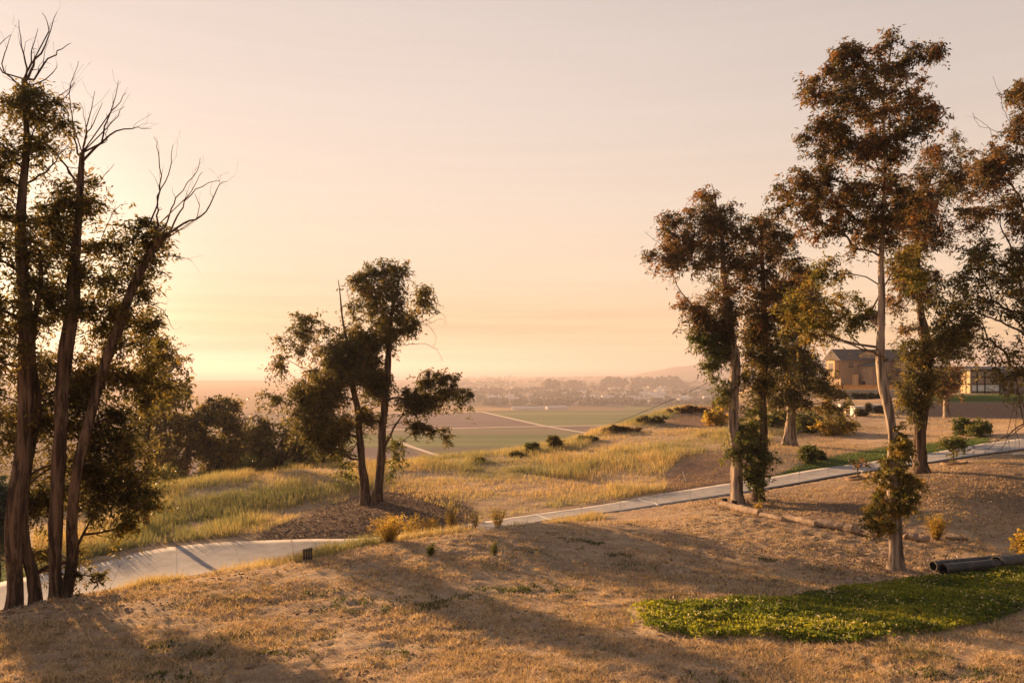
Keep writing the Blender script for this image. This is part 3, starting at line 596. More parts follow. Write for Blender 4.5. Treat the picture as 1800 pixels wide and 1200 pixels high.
# centre pair
tree('eucalyptus_tree', 'left stem of the split-trunk tree beyond the path, dead spike rising from its crown', 46,
     [(643, 888, 20), (638, 830, 16), (632, 769, 14), (626, 708, 11), (615, 634, 7), (607, 585, 4.5), (600, 535, 3), (594.5, 492, 1.2)],
     [(PZ(z3, [(90, 440), (130, 350), (170, 330), (230, 290), (285, 300), (290, 350), (360, 340), (470, 370), (480, 460), (470, 600), (440, 690), (430, 800), (340, 900), (260, 870), (230, 760), (110, 690), (60, 640), (70, 580), (130, 580), (100, 500)]), 1.15, 190, .5, eucolive, 0),
      (PZ(z3, [(110, 690), (140, 600), (300, 580), (440, 650), (430, 800), (340, 880), (240, 850), (180, 740)]), .9, 220, .55, eucdark, .5), (PZ(z3, [(330, 400), (480, 380), (510, 560), (490, 760), (380, 760), (330, 560)]), 1.1, 200, .45, eucolive, -1.3), (PZ(z3, [(360, 900), (400, 850), (460, 900), (465, 1000), (420, 1015), (370, 960)]), 1.6, 60, .4, shrubm, 0)],
     bare=[([z3(120, 700), z3(60, 680), z3(35, 640)], .03), ([(632, 769), z3(430, 890), z3(360, 870)], .05)],
     bark=barkbrown, L=.24, Wd=.07, seed=31, group='split-trunk pair beyond the path')
tree('eucalyptus_tree', 'right stem of the split-trunk tree beyond the path, taller, long drooping limb to the right', 46,
     [(662, 882, 19), (667, 830, 17), (671, 797, 16), (675, 716, 14), (681, 634, 12), (687, 580, 9), (694, 530, 6), (701, 490, 3)],
     [(PZ(z3, [(440, 125), (500, 85), (560, 85), (600, 55), (670, 40), (698, 70), (680, 110), (770, 108), (800, 155), (775, 200), (785, 270), (745, 335), (640, 390), (600, 470), (520, 520), (470, 480), (425, 300), (412, 240), (470, 225)]), 1.3, 200, .45, eucolive, 0),
      (PZ(z3, [(440, 380), (520, 420), (600, 420), (590, 620), (570, 760), (480, 770), (450, 640)]), 1.3, 200, .45, eucolive, .3),
      (PZ(z3, [(470, 480), (560, 430), (640, 430), (700, 430), (760, 470), (745, 520), (640, 560), (600, 620), (540, 720), (470, 640)]), 1.3, 200, .45, eucdark, 0),
      (PZ(z3, [(600, 680), (650, 635), (720, 590), (765, 545), (880, 545), (900, 590), (945, 615), (960, 680), (900, 670), (830, 695), (770, 700), (680, 720)]), 2.0, 190, .38, eucdark, -.5),
      (PZ(z3, [(670, 770), (720, 730), (790, 770), (865, 805), (860, 850), (800, 830), (740, 790), (690, 840)]), 2.0, 120, .3, eucdark, -.5), (PZ(z3, [(590, 900), (625, 790), (660, 850), (650, 930), (610, 1040), (585, 1000)]), 1.8, 80, .4, shrubm, .6)],
     bare=[([(671, 797), z3(650, 740), z3(740, 705), z3(840, 660)], .12), ([(672, 790), z3(630, 765), z3(690, 762)], .06), ([z3(690, 345), z3(760, 325), z3(820, 290), z3(845, 335)], .03), ([z3(770, 340), z3(830, 320), z3(838, 350)], .02), ([z3(620, 430), z3(690, 430), z3(750, 425), z3(800, 450), z3(830, 500)], .035), ([z3(770, 350), z3(800, 400), z3(790, 440)], .02)],
     bark=barkbrown, L=.24, Wd=.07, seed=32, group='split-trunk pair beyond the path')
# right group
tree('eucalyptus_tree', 'eucalyptus with sunlit left edge by the log edging, left of two by the path', 40,
     [(1297, 886, 24), (1296, 821, 20), (1292, 752, 19), (1289, 694, 19), (1292, 644, 18), (1282, 583, 16), (1277, 520, 13), (1270, 450, 9), (1265, 400, 6), (1260, 350, 3), (1253, 322, 1)],
     [(PZ(z5, [(80, 900), (100, 850), (130, 830), (130, 770), (170, 720), (210, 700), (260, 665), (310, 655), (330, 700), (380, 660), (410, 655), (430, 700), (440, 740), (410, 800), (415, 900), (420, 1000), (400, 1100), (390, 1180), (300, 1180), (240, 1110), (200, 1070), (140, 1010), (100, 950)]), 1.5, 200, .42, euc, 0),
      (PZ(z5, [(250, 1110), (390, 1100), (390, 1240), (260, 1230)]), 1.5, 200, .42, eucolive, .5), (PZ(z6, [(170, 60), (230, 40), (330, 30), (350, 150), (340, 330), (325, 420), (265, 345), (245, 290), (240, 200), (215, 120)]), 1.6, 210, .38, shrubm, .4)],
     bare=[([z5(130, 850), z5(95, 825), z5(68, 800)], .02), ([(1284, 590), (1250, 560), (1215, 535), (1190, 500), (1175, 460)], .10)],
     bark=barkpale, L=.22, Wd=.065, seed=41, group='path-side eucalyptus pair')
tree('eucalyptus_tree', 'dark eucalyptus wrapped in leafy shoots, right of two by the path', 40.5,
     [(1332, 882, 26), (1333, 828, 19), (1338, 775, 17), (1340, 713, 15), (1342, 656, 14), (1345, 580, 12), (1342, 503, 9), (1340, 430, 6), (1340, 390, 3)],
     [(PZ(z5, [(415, 800), (455, 755), (505, 738), (560, 775), (605, 825), (665, 900), (675, 980), (600, 1030), (600, 1080), (640, 1199), (415, 1199), (420, 1000)]), 1.6, 210, .42, euc, 0),
      (PZ(z6, [(390, 30), (600, 0), (640, 130), (590, 250), (560, 300), (520, 390), (430, 400), (400, 280), (390, 150)]), 1.5, 200, .45, eucolive, 0),
      (PZ(z6, [(320, 590), (360, 560), (395, 440), (490, 410), (500, 560), (550, 620), (540, 660), (495, 690), (510, 755), (440, 800), (420, 720), (400, 640), (330, 620)]), 2.4, 170, .33, shrubm, -.4)],
     bark=barkbrown, L=.22, Wd=.065, seed=42, group='path-side eucalyptus pair')
tree('eucalyptus_tree', 'short stout eucalyptus beyond the path with drooping crown and pale leaning trunk', 60,
     [(1388, 782, 24), (1390, 745, 18), (1393, 720, 16), (1390, 675, 13), (1382, 620, 11), (1385, 560, 8), (1390, 510, 5)],
     [(PZ(z6, [(480, 330), (600, 200), (590, 0), (760, 0), (745, 100), (725, 150), (770, 220), (810, 290), (890, 290), (890, 340), (850, 400), (885, 440), (850, 460), (780, 430), (700, 390), (620, 400), (520, 400)]), .95, 200, .55, eucolive, 0),
      (PZ(z5, [(560, 1000), (640, 920), (700, 960), (700, 1199), (560, 1199)]), .9, 190, .55, eucolive, 0), (PZ(z6, [(590, 560), (650, 560), (655, 620), (630, 640), (600, 600)]), 1.2, 60, .4, eucdark, -.5)],
     bark=barkpale, L=.3, Wd=.09, r_tip=.014, seed=43)
tree('eucalyptus_tree', 'tallest right-hand eucalyptus, bare pale trunk with leafy shoots low down', 27,
     [(1575, 1001, 27), (1574, 970, 23), (1573, 924, 21), (1570, 867, 21), (1566, 790, 19), (1563, 713, 19), (1558, 637, 17), (1556, 560, 15), (1554, 503, 13), (1550, 407, 10), (1552, 310, 8), (1557, 213, 6), (1559, 141, 4), (1570, 80, 2)],
     [(PZ(z5, [(640, 290), (660, 230), (720, 215), (745, 130), (800, 110), (870, 130), (890, 145), (900, 190), (930, 90), (1000, 55), (1055, 90), (1060, 130), (1130, 115), (1150, 170), (1090, 195), (1110, 260), (1155, 340), (1165, 390), (1100, 430), (1080, 470), (1040, 520), (960, 560), (860, 560), (800, 530), (720, 470), (640, 480), (625, 430), (690, 400), (710, 360), (640, 330)]), 3.0, 190, .26, euc, 0),
      (PZ(z5, [(640, 480), (720, 470), (800, 530), (960, 560), (1000, 640), (1090, 640), (1140, 700), (1080, 760), (1000, 800), (930, 880), (830, 880), (760, 800), (700, 840), (600, 820), (560, 740), (515, 690), (520, 630), (570, 600), (630, 580), (655, 545), (620, 510)]), 2.4, 200, .28, euc, 0),
      (PZ(z5, [(570, 1080), (590, 1000), (680, 960), (700, 880), (800, 900), (910, 960), (915, 1130), (800, 1160), (700, 1190), (640, 1199), (590, 1150)]), 2.2, 190, .30, eucgold, 2.0), (PZ(z5, [(960, 880), (1060, 850), (1100, 930), (1080, 1020), (960, 1060)]), 2.0, 180, .3, eucgold, 2.0),
      (PZ(z6, [(1095, 520), (1130, 490), (1180, 560), (1195, 620), (1170, 690), (1215, 740), (1218, 830), (1190, 870), (1110, 890), (1085, 960), (1060, 1015), (1000, 980), (975, 920), (970, 850), (1010, 760), (1010, 690), (1050, 640)]), 9, 85, .165, eucgold, -.15)],
     bare=[([(1559, 632), (1535, 620), (1500, 607), (1465, 590), (1440, 580)], .07), ([(1530, 618), (1505, 600), (1480, 575), (1460, 560)], .035), ([(1500, 607), (1470, 600), (1440, 600)], .02)],
     bark=barkpale, L=.155, Wd=.05, r_tip=.008, seed=44)
tree('eucalyptus_tree', 'thick-trunked eucalyptus beside the path, sun-edged bark and ivy-like leaves up its left side', 43.3,
     [(1619, 832, 28), (1618, 775, 24), (1619, 729, 23), (1627, 675, 21), (1633, 617, 19), (1622, 560, 15), (1614, 500, 12), (1614, 440, 9), (1620, 370, 6), (1640, 300, 3)],
     [(PZ(z5, [(960, 700), (1050, 560), (1130, 450), (1200, 450), (1230, 490), (1270, 480), (1290, 580), (1240, 620), (1190, 640), (1150, 710), (1190, 740), (1160, 800), (1150, 900), (1160, 960), (1110, 1020), (1100, 1150), (1000, 1180), (960, 1100), (960, 950), (1000, 850)]), 1.3, 200, .45, euc, 0),
      (PZ(z6, [(1110, 130), (1230, 40), (1440, 40), (1440, 180), (1380, 240), (1280, 280), (1180, 230)]), 1.3, 220, .5, eucolive, 0),
      (PZ(z6, [(1110, 300), (1180, 225), (1280, 260), (1300, 340), (1230, 420), (1195, 470), (1160, 440), (1110, 370)]), 2.4, 200, .36, eucolive, -.5)],
     bare=[([(1630, 640), (1600, 620), (1585, 600), (1575, 585)], .06)],
     bark=barkbrown, L=.22, Wd=.065, seed=45)
tree('eucalyptus_tree', 'small distant eucalyptus with bright sunlit trunk, left of the glass pavilion', 78,
     [(1664, 734, 13), (1665, 700, 9), (1667, 670, 7), (1670, 640, 4)],
     [(PZ(z6, [(1255, 340), (1290, 230), (1400, 190), (1415, 250), (1395, 330), (1360, 360), (1280, 375)]), .9, 150, .55, euc, 0)], bark=barkpale, L=.3, Wd=.1, r_tip=.014, seed=46)
tree('eucalyptus_tree', 'right-edge eucalyptus with sweeping bare limbs reaching in from outside the frame', 32,
     [(1890, 965, 36), (1885, 800, 32), (1872, 650, 27), (1855, 500, 21), (1838, 350, 14), (1822, 240, 7), (1806, 150, 3)],
     [(PZ(z5, [(1190, 690), (1200, 645), (1275, 620), (1280, 500), (1340, 465), (1390, 490), (1448, 540), (1480, 700), (1480, 830), (1400, 800), (1330, 760), (1260, 790), (1200, 740)]), 1.7, 200, .36, euc, 0),
      (PZ(z5, [(1370, 260), (1400, 235), (1470, 225), (1530, 330), (1540, 480), (1448, 500), (1400, 480), (1410, 350)]), 2.2, 190, .33, euc, 0),
      (PZ(z5, [(1110, 1080), (1180, 950), (1260, 830), (1400, 820), (1600, 800), (1700, 900), (1640, 1100), (1450, 1130), (1300, 1080), (1250, 1199), (1130, 1220)]), 1.4, 200, .4, eucolive, 0),
      (PZ(z6, [(1490, 110), (1560, 80), (1696, 60), (1800, 200), (1760, 330), (1640, 380), (1570, 340), (1540, 220)]), 1.4, 120, .36, eucolive, .5)],
     bare=[([(1872, 650), (1830, 610), (1780, 575), (1730, 555), (1700, 540), (1670, 525)], .12), ([(1875, 680), (1820, 600), (1770, 550), (1720, 520), (1700, 470)], .09), ([(1850, 520), (1800, 470), (1760, 400), (1745, 330)], .09), ([(1885, 790), (1840, 745), (1800, 745), (1770, 765), (1745, 780), (1728, 800)], .05), ([(1800, 746), (1780, 758), (1760, 790), (1735, 800)], .03), ([(1810, 742), (1785, 760), (1765, 770), (1720, 785)], .03),
           ([(1770, 765), (1775, 785), (1768, 800)], .015), ([(1785, 757), (1792, 780), (1788, 795)], .015), ([(1800, 250), (1770, 205), (1755, 160), (1745, 135)], .02), ([(1815, 260), (1770, 245), (1740, 225), (1712, 205)], .025), ([(1740, 225), (1720, 222), (1710, 200)], .012)],
     bark=barkbrown, L=.19, Wd=.055, seed=47)


# ------------------------------------------------------------------ ground vegetation (uncountable)
def tris(name, B, H, Wd, lean, m, tint, r, kind='stuff', quad=False):
    """upright blades: base points B, heights H, widths Wd"""
    n = len(B); th = r.uniform(0, 2 * np.pi, n); sd = np.stack([np.cos(th), np.sin(th), 0 * th], -1) * (Wd / 2)[:, None]
    ln = r.normal(size=(n, 2)) * lean[:, None]; tip = B + np.c_[ln * H[:, None], H]
    V = np.stack([B - sd, B + sd, tip], 1).reshape(-1, 3)
    o = npmesh(name, V, np.arange(3 * n).reshape(n, 3), m, attrs={'tint': np.repeat(np.clip(tint, 0, 1), 3)}); tag(o, kind=kind); return o
PATCH = [(1105, 1075), (1115, 1064), (1200, 1058), (1290, 1052), (1390, 1055), (1420, 1043), (1500, 1032), (1580, 1022), (1650, 1012), (1720, 1003), (1800, 997), (1960, 990), (1960, 1050), (1800, 1078), (1740, 1098), (1660, 1115), (1570, 1125), (1480, 1133), (1400, 1132), (1310, 1124), (1240, 1126), (1170, 1118), (1110, 1095)]
def scatter(n, y0, y1, r, pw=1.0, side=.80):
    y = (y0 ** (1 - pw) + r.random(n) * (y1 ** (1 - pw) - y0 ** (1 - pw))) ** (1 / (1 - pw)) if pw != 1 else y0 * (y1 / y0) ** r.random(n)
    x = r.uniform(-side, side, n) * y; g = path_gap(x, y); z = ground_z(x, y, g)
    P = np.stack([x, y, z], -1); u, v = uv_of(P); return P, g, u, v
r = np.random.default_rng(50)
P, g, u, v = scatter(480000, 10, 50, r, 1.6)
k = (g > .15) & ~(inpoly(u, v, PATCH) & (P[:, 1] < 32)) & (smooth_z(P[:, 0], P[:, 1]) > -1.1) & ((P[:, 1] < 37) | (P[:, 0] > 8))
nz = vnoise(P[:, 0], P[:, 1], 1.7, 21) * .6 + vnoise(P[:, 0], P[:, 1], .5, 22) * .4
k &= r.random(len(P)) < np.clip((nz - .25) * 2.6, .12, 1)
P, nz = P[k], nz[k]; gn = vnoise(P[:, 0], P[:, 1], 2.2, 23)
tris('dry_grass_stubble', P - [0, 0, .01], r.uniform(.03, .12, len(P)) * (.4 + nz), r.uniform(.012, .032, len(P)) * (P[:, 1] / 16) ** .6, np.full(len(P), .9), stubm, r.normal(.60, .3, len(P)) - .75 * np.clip(gn - .68, 0, 1) * 3, r)
y = r.uniform(46, 100, 130000); x = r.uniform(.2, .74, len(y)) * y; g = path_gap(x, y); P = np.stack([x, y, ground_z(x, y, g)], -1); u, v = uv_of(P)
k = (g > .2) & (y > np.interp(x, CENT[:, 0], CENT[:, 1])) & ~inpoly(u, v, LAWN) & (r.random(len(y)) < np.clip((vnoise(x, y, 3, 27) - .25) * 2, .05, 1)); P = P[k]
tris('slope_dry_grass', P - [0, 0, .02], r.uniform(.05, .2, len(P)), r.uniform(.02, .05, len(P)), np.full(len(P), .6), stubm, r.normal(.55, .25, len(P)) - .8 * np.clip(vnoise(P[:, 0], P[:, 1], 6, 28) - .6, 0, 1), r)
# low dry tufts
P, g, u, v = scatter(16000, 10, 46, r, 1.5); k = (g > .3) & ~(inpoly(u, v, PATCH) & (P[:, 1] < 32)) & (smooth_z(P[:, 0], P[:, 1]) > -1.1) & ((P[:, 1] < 37) | (P[:, 0] > 8)); k &= r.random(len(P)) < np.clip((vnoise(P[:, 0], P[:, 1], 1.1, 26) - .3) * 2, .03, 1); P = P[k]
nb_ = 15; C = np.repeat(P, nb_, 0) + r.normal(size=(len(P) * nb_, 3)) * [.05, .05, 0]; sz = np.repeat(r.uniform(.5, 1.25, len(P)), nb_)
tris('dry_tufts', C - [0, 0, .02], r.uniform(.05, .15, len(C)) * sz, r.uniform(.012, .026, len(C)) * (C[:, 1] / 16) ** .5, np.full(len(C), .75), stubm, np.repeat(r.normal(.5, .3, len(P)), nb_) + r.normal(size=len(C)) * .15, r)
# tall grass on the hill beyond the path
HILLG = [(60, 1010), (150, 985), (240, 962), (310, 953), (400, 945), (470, 935), (530, 905), (600, 885), (640, 862), (700, 868), (770, 890), (830, 912), (900, 906), (960, 896), (1100, 876), (1172, 863), (1168, 835), (1200, 805), (1270, 790), (1330, 778), (1400, 765), (1400, 735), (1300, 735), (1240, 712), (1180, 720), (1000, 765), (800, 795), (600, 810), (280, 850), (60, 930)]
y = r.uniform(33, 96, 420000); x = r.uniform(-.64, .40, len(y)) * y; g = path_gap(x, y); z = ground_z(x, y, g); P = np.stack([x, y, z], -1); u, v = uv_of(P)
t_ = y - np.interp(x, crest_xy[:, 0], crest_xy[:, 1])
k = (g > .1) & (inpoly(u, v, HILLG) | ((t_ > -1) & (t_ < 7))) & (y > np.interp(x, CENT[:, 0], CENT[:, 1])) & (t_ < 7) & ~inpoly(u, v, DIRT) & ~inpoly(u, v, [(1165, 742), (1240, 705), (1300, 715), (1330, 735), (1290, 752), (1210, 752)])
dn = vnoise(x, y, 2.6, 31) * .6 + vnoise(x, y, .9, 32) * .4
low = inpoly(u, v, [(640, 870), (690, 830), (900, 830), (1060, 850), (1080, 880), (830, 912)]) | inpoly(u, v, [(420, 945), (520, 890), (640, 860), (640, 890), (540, 930)]) | inpoly(u, v, [(1000, 800), (1060, 768), (1180, 735), (1260, 735), (1290, 752), (1150, 778)]) | (vnoise(x, y, 4.2, 36) > .68)
k &= r.random(len(y)) < np.clip((dn - .2) * 2.4, .1, 1) * np.where(low, .55, 1)
P, dn, low, u, v, t_ = P[k], dn[k], low[k], u[k], v[k], t_[k]
H = r.uniform(.28, .75, len(P)) * (.45 + .8 * dn) * np.where(low, .5, 1)
gr = vnoise(P[:, 0], P[:, 1], 5.5, 33) * .65 + vnoise(P[:, 0], P[:, 1], 1.3, 34) * .35
tint = .55 + (.5 - gr) * 1.5 + r.normal(size=len(P)) * .14 + np.where(low, .15, 0) - np.where(inpoly(u, v, [(150, 985), (250, 860), (640, 830), (600, 870), (400, 930)]), .08, 0)
tris('tall_grass', P - [0, 0, .02], H, r.uniform(.02, .05, len(P)), np.full(len(P), .28), grassm, tint, r)
# taller fringe where the mown slope drops to the path
fr = resample([px(*q) for q in [(170, 1048, 21.8), (300, 1023, 23.6), (420, 1003, 24.6), (540, 986, 25.6), (640, 962, 27.6), (740, 945, 29.3), (830, 932, 31.3), (930, 922, 34.3), (1050, 908, 38)]], .2)
n = 26000; q = fr[r.integers(0, len(fr), n)]; x = q[:, 0] + r.normal(size=n) * .35; y = q[:, 1] + np.abs(r.normal(size=n)) * 1.5 + .1; g = path_gap(x, y); k = g > .05; x, y, g = x[k], y[k], g[k]
dn = vnoise(x, y, 1.4, 41); k = r.random(len(x)) < np.clip((dn - .25) * 2.2, .05, 1); x, y, dn, g = x[k], y[k], dn[k], g[k]
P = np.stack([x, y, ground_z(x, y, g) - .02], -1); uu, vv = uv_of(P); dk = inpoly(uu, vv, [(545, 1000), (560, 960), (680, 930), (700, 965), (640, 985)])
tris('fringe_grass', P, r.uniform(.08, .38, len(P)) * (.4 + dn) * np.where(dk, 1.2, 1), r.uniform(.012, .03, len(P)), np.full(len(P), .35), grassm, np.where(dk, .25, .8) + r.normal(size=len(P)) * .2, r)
# lawn strips
y = r.uniform(28, 125, 150000); x = np.where(r.random(len(y)) < .8, r.uniform(.3, .72, len(y)) * y, r.uniform(-.8, -.6, len(y)) * y); g = path_gap(x, y); P = np.stack([x, y, ground_z(x, y, g)], -1); u, v = uv_of(P)
k = (g > 0) & ((inpoly(u, v, LAWN) & (y > 44)) | (inpoly(u, v, LAWN2) & (x < -18)) | (inpoly(u, v, LAWN3) & (y > 95))); P = P[k]
tris('lawn_grass', P, r.uniform(.05, .13, len(P)), r.uniform(.03, .07, len(P)), np.full(len(P), .5), lawnm, r.normal(.5, .25, len(P)), r)
# soil clods
ico = bmesh.new(); bmesh.ops.create_icosphere(ico, subdivisions=1, radius=1); iv = np.array([w.co[:] for w in ico.verts]); ifc = np.array([[w.index for w in f_.verts] for f_ in ico.faces]); ico.free()
def lumps(name, C, Rr, sq, m, r, kind='stuff', parent=None, jit=.3):
    n = len(C); V = iv[None] * (1 + r.normal(size=(n, len(iv), 1)) * jit) * Rr[:, None, None] * np.array([1, 1, sq]) + C[:, None]
    o = npmesh(name, V.reshape(-1, 3), (ifc[None] + (np.arange(n) * len(iv))[:, None, None]).reshape(-1, 3), m, parent); 
    if kind: tag(o, kind=kind)
    return o
P, g, u, v = scatter(14000, 11, 42, r, 1.7); cl = vnoise(P[:, 0], P[:, 1], 1.5, 61) * vnoise(P[:, 0], P[:, 1], 4.5, 62)
k = (g > .3) & ~inpoly(u, v, PATCH) & (r.random(len(P)) < np.clip((cl - .2) * 3, 0.02, 1)) & (smooth_z(P[:, 0], P[:, 1]) > -1); P = P[k]
lumps('soil_clods', P, r.gamma(2.0, .011, len(P)) + .006, .6, mat('clod', (.17, .11, .075), .95, (4, (.28, .19, .12), .4, .6), coord='Generated'), r)
# green weeds in the dry ground
wc = [on_ground(*q)[:2] for q in [(660, 1077), (690, 1070), (745, 1066), (770, 1068), (735, 1052), (775, 1060), (830, 1052), (910, 1040), (935, 1034), (965, 1033), (985, 1038), (950, 1028), (405, 1052), (620, 1055), (565, 1044), (1345, 985), (940, 970), (1040, 955), (1000, 948), (290, 1140), (370, 1150), (560, 1120), (1555, 1157), (1740, 1190), (1620, 1185), (1500, 1190), (1280, 1195), (300, 1192), (700, 1150), (1090, 978), (860, 1035), (600, 1068), (480, 1150), (420, 1125)]]
Cx = np.array(wc)[r.integers(0, len(wc), 9000)]; x = Cx[:, 0] + r.normal(size=9000) * .32; y = Cx[:, 1] + r.normal(size=9000) * .2
dn = vnoise(x, y, .22, 71); k = dn > .5; x, y = x[k], y[k]; P = np.stack([x, y, ground_z(x, y)], -1)
tris('green_weeds', P, r.uniform(.03, .10, len(P)), r.uniform(.02, .05, len(P)), np.full(len(P), .8), shrubm, r.normal(.3, .2, len(P)), r)
# wood chips and leaf litter
y = r.uniform(36, 50, 26000); x = r.uniform(-.38, .05, len(y)) * y; g = path_gap(x, y); z = ground_z(x, y, g); u, v = uv_of(np.stack([x, y, z], -1)); k = (g > .1) & inpoly(u, v, MULCH) & (y > np.interp(x, CENT[:, 0], CENT[:, 1])); A1 = np.stack([x, y, z], -1)[k]
y = r.uniform(22, 40, 26000); x = r.uniform(.2, .66, len(y)) * y; g = path_gap(x, y); z = ground_z(x, y, g); u, v = uv_of(np.stack([x, y, z], -1)); dn = vnoise(x, y, 3, 81); k = (g > .3) & ~inpoly(u, v, PATCH) & (dn > .38) & (r.random(len(x)) < .3); A2 = np.stack([x, y, z], -1)[k]
A3 = []
for key, n_l, sg in (('T1', 700, 1.6), ('T2', 700, 1.5), ('D1', 900, 1.6), ('D2', 900, 1.6), ('D4', 1500, 1.8), ('D6', 700, 1.7)):
    bx_, by_ = px(*BASES[key])[:2]; x = bx_ + r.normal(size=n_l) * sg; y = by_ + r.normal(size=n_l) * sg; g = path_gap(x, y); k = g > .2; A3.append(np.stack([x, y, ground_z(x, y, g)], -1)[k])
C = np.concatenate([A1, A2] + A3); C[:, 2] += .02
V, Q = leaf_quads(C, .11, .05, r, .15); chipm = leafmat('chips', [(0, (.10, .065, .05)), (.6, (.24, .17, .13)), (1, (.52, .44, .38))], .05, 1, .8)
tag(npmesh('wood_chips', V, Q, chipm, attrs={'tint': np.repeat(np.clip(r.normal(.5, .25, len(C)), 0, 1), 4)}), kind='stuff')
# flowering ground cover
y = r.uniform(15, 31, 260000); x = r.uniform(.12, .80, len(y)) * y; z = ground_z(x, y, np.full(len(x), 5.0)); u, v = uv_of(np.stack([x, y, z], -1)); k = inpoly(u, v, PATCH) & (polydist(u, v, PATCH) > 14 * vnoise(x, y, .8, 96) ** 1.6 * (vnoise(x, y, .22, 98) + .4) * (r.random(len(x)) > .12)) & (vnoise(x, y, .5, 97) > .12); x, y, z, u, v = x[k], y[k], z[k], u[k], v[k]
e = np.clip(polydist(u, v, PATCH) / 7, 0, 1); hgt = (.04 + .09 * vnoise(x, y, .8, 91) + .10 * vnoise(x, y, .3, 92)) * (.35 + .65 * e)
C = np.stack([x, y, z + hgt * r.random(len(x)) ** .35 + .03], -1)
V, Q = leaf_quads(C, .075, .045, r, -.35)
cov = npmesh('ground_cover', V, Q, coverm, attrs={'tint': np.repeat(np.clip(r.normal(.55, .22, len(C)) + (vnoise(x, y, 1.5, 93) - .5) * .8, 0, 1), 4)}); tag(cov, 'low green flowering ground cover patch in dry grass', 'ground cover', kind='stuff')
fl = (vnoise(x, y, 1.2, 94) > .45) & (r.random(len(x)) < .022); Cf = np.stack([x, y, z + hgt + .05], -1)[fl]
V, Q = leaf_quads(Cf, .05, .05, r, -.1); npmesh('flowers', V, Q, leafmat('petal', [(0, (.80, .55, .12)), (1, (.8, .74, .6))], .4, 1.1), cov, attrs={'tint': np.repeat(r.random(len(Cf)), 4)})['kind'] = 'stuff'

# ------------------------------------------------------------------ bushes, saplings, weeds
_bs = [200]
def bush(name, label, u, v, w, h, lm, dens_=2.2, leaves=70, group=None, cat='bush', stem=.25, L=None, d=None, bark=None):
    _bs[0] += 1; rr = np.random.default_rng(_bs[0])
    q = on_ground(u, v) if d is None else px(u, v, d); dd = q[1]
    _, vb = uv_of(q); vb = float(vb); cy_ = vb - h * (stem + (1 - stem) / 2); ry = h * (1 - stem) / 2 + .5
    poly = [(u + math.cos(a) * w / 2 * rr.uniform(.55, 1.25), cy_ - math.sin(a) * ry * rr.uniform(.6, 1.3)) for a in np.linspace(0, 2 * math.pi, 13)[:-1]]
    s_ = dd / F; area = w * h * s_ * s_; L = L or min(.3, max(.07, .0042 * dd)); rc = max(.07, min(w, h) * s_ * .22)
    n_ = dens_ * 9 / max(area, .05)
    return tree(name, label, dd, [(u, vb, max(2, w * .07)), (u + 1, vb - h * .2, max(1.5, w * .055)), (u, vb - h * max(.35, stem), max(1, w * .035))], [(poly, n_, leaves, rc, lm, 0)],
                bark=bark or barkbrown, L=L, Wd=L * .4, r_tip=max(.004, .00012 * dd), seed=_bs[0], cat=cat, group=group, twigs=False, snap=None if d is None else True, droop=.2)
for a in [('crest_bush', 'rounded green bush on the hill crest where the cable comes down', 975, 789, 24, 20, eucolive), ('crest_bush', 'sparse twiggy bush on the hill crest, left of the rounded one', 936, 797, 26, 17, shrubm), ('crest_bush', 'low dark bush on the hill crest below the white farm sheds', 908, 803, 20, 8, eucolive),
          ('crest_bush', 'tiny dark bush on the hill crest, leftmost, beside the field track', 842, 812, 18, 7, eucolive), ('crest_bush', 'flat scrub on the crest just right of the rounded bush', 1035, 776, 44, 8, shrubm), ('crest_bush', 'dark scrub on the crest, lowest of the run climbing to the orange wall', 1090, 760, 62, 9, euc),
          ('crest_bush', 'dark scrub on the crest, middle of the run climbing to the orange wall', 1145, 744, 66, 11, eucdark), ('crest_bush', 'dark scrub on the crest, topmost of the run beside the orange wall', 1205, 726, 76, 11, euc)]:
    bush(*a, group='scrub along the hill crest', stem=.05, dens_=1.4)
bush('bush', 'yellow-green broom bush on the slope below the orange wall', 1258, 748, 44, 28, goldweed, stem=.05)
bush('bush', 'bright yellow-green shrub left of the pale leaning trunk', 1368, 752, 40, 30, shrubm, stem=.05)
bush('bush', 'broad yellow-green shrub right of the pale leaning trunk', 1424, 760, 60, 36, shrubm, stem=.05)
bush('bush', 'spreading golden shrub on the mound below the white garden walls', 1474, 764, 70, 32, goldweed, stem=.05)
bush('bush', 'small upright green bush on the verge below the pale leaning trunk', 1420, 812, 26, 34, shrubm, stem=.1)
bush('bush', 'rusty-based little bush beside the small upright bush on the verge', 1440, 806, 16, 14, shrubm, stem=.05)
bush('bush', 'loose yellow-green shrub beyond the path, left of two on the right slope', 1692, 766, 36, 30, shrubm, stem=.2)
bush('bush', 'loose yellow-green shrub beyond the path, right of two on the right slope', 1722, 768, 34, 28, shrubm, stem=.2)
bush('sapling', 'small leafy sapling in an earth ring at the path edge, green-gold crown', 1677, 815, 38, 47, shrubm, cat='sapling', stem=.48, leaves=60)
bush('sapling', 'thin brownish sapling with sparse leaves in an earth ring at the path edge', 1508, 842, 34, 40, euc, cat='sapling', stem=.5, dens_=.7, leaves=40)
bush('bush', 'rusty yellow shrub at the right edge behind the black pipes', 1796, 984, 34, 52, goldweed, stem=.05)
bush('bush', 'blue-grey leafy shrub at the far left edge beside the thickest trunk', -6, 1030, 60, 185, bluem, d=22.5, stem=.2, dens_=9, leaves=90)
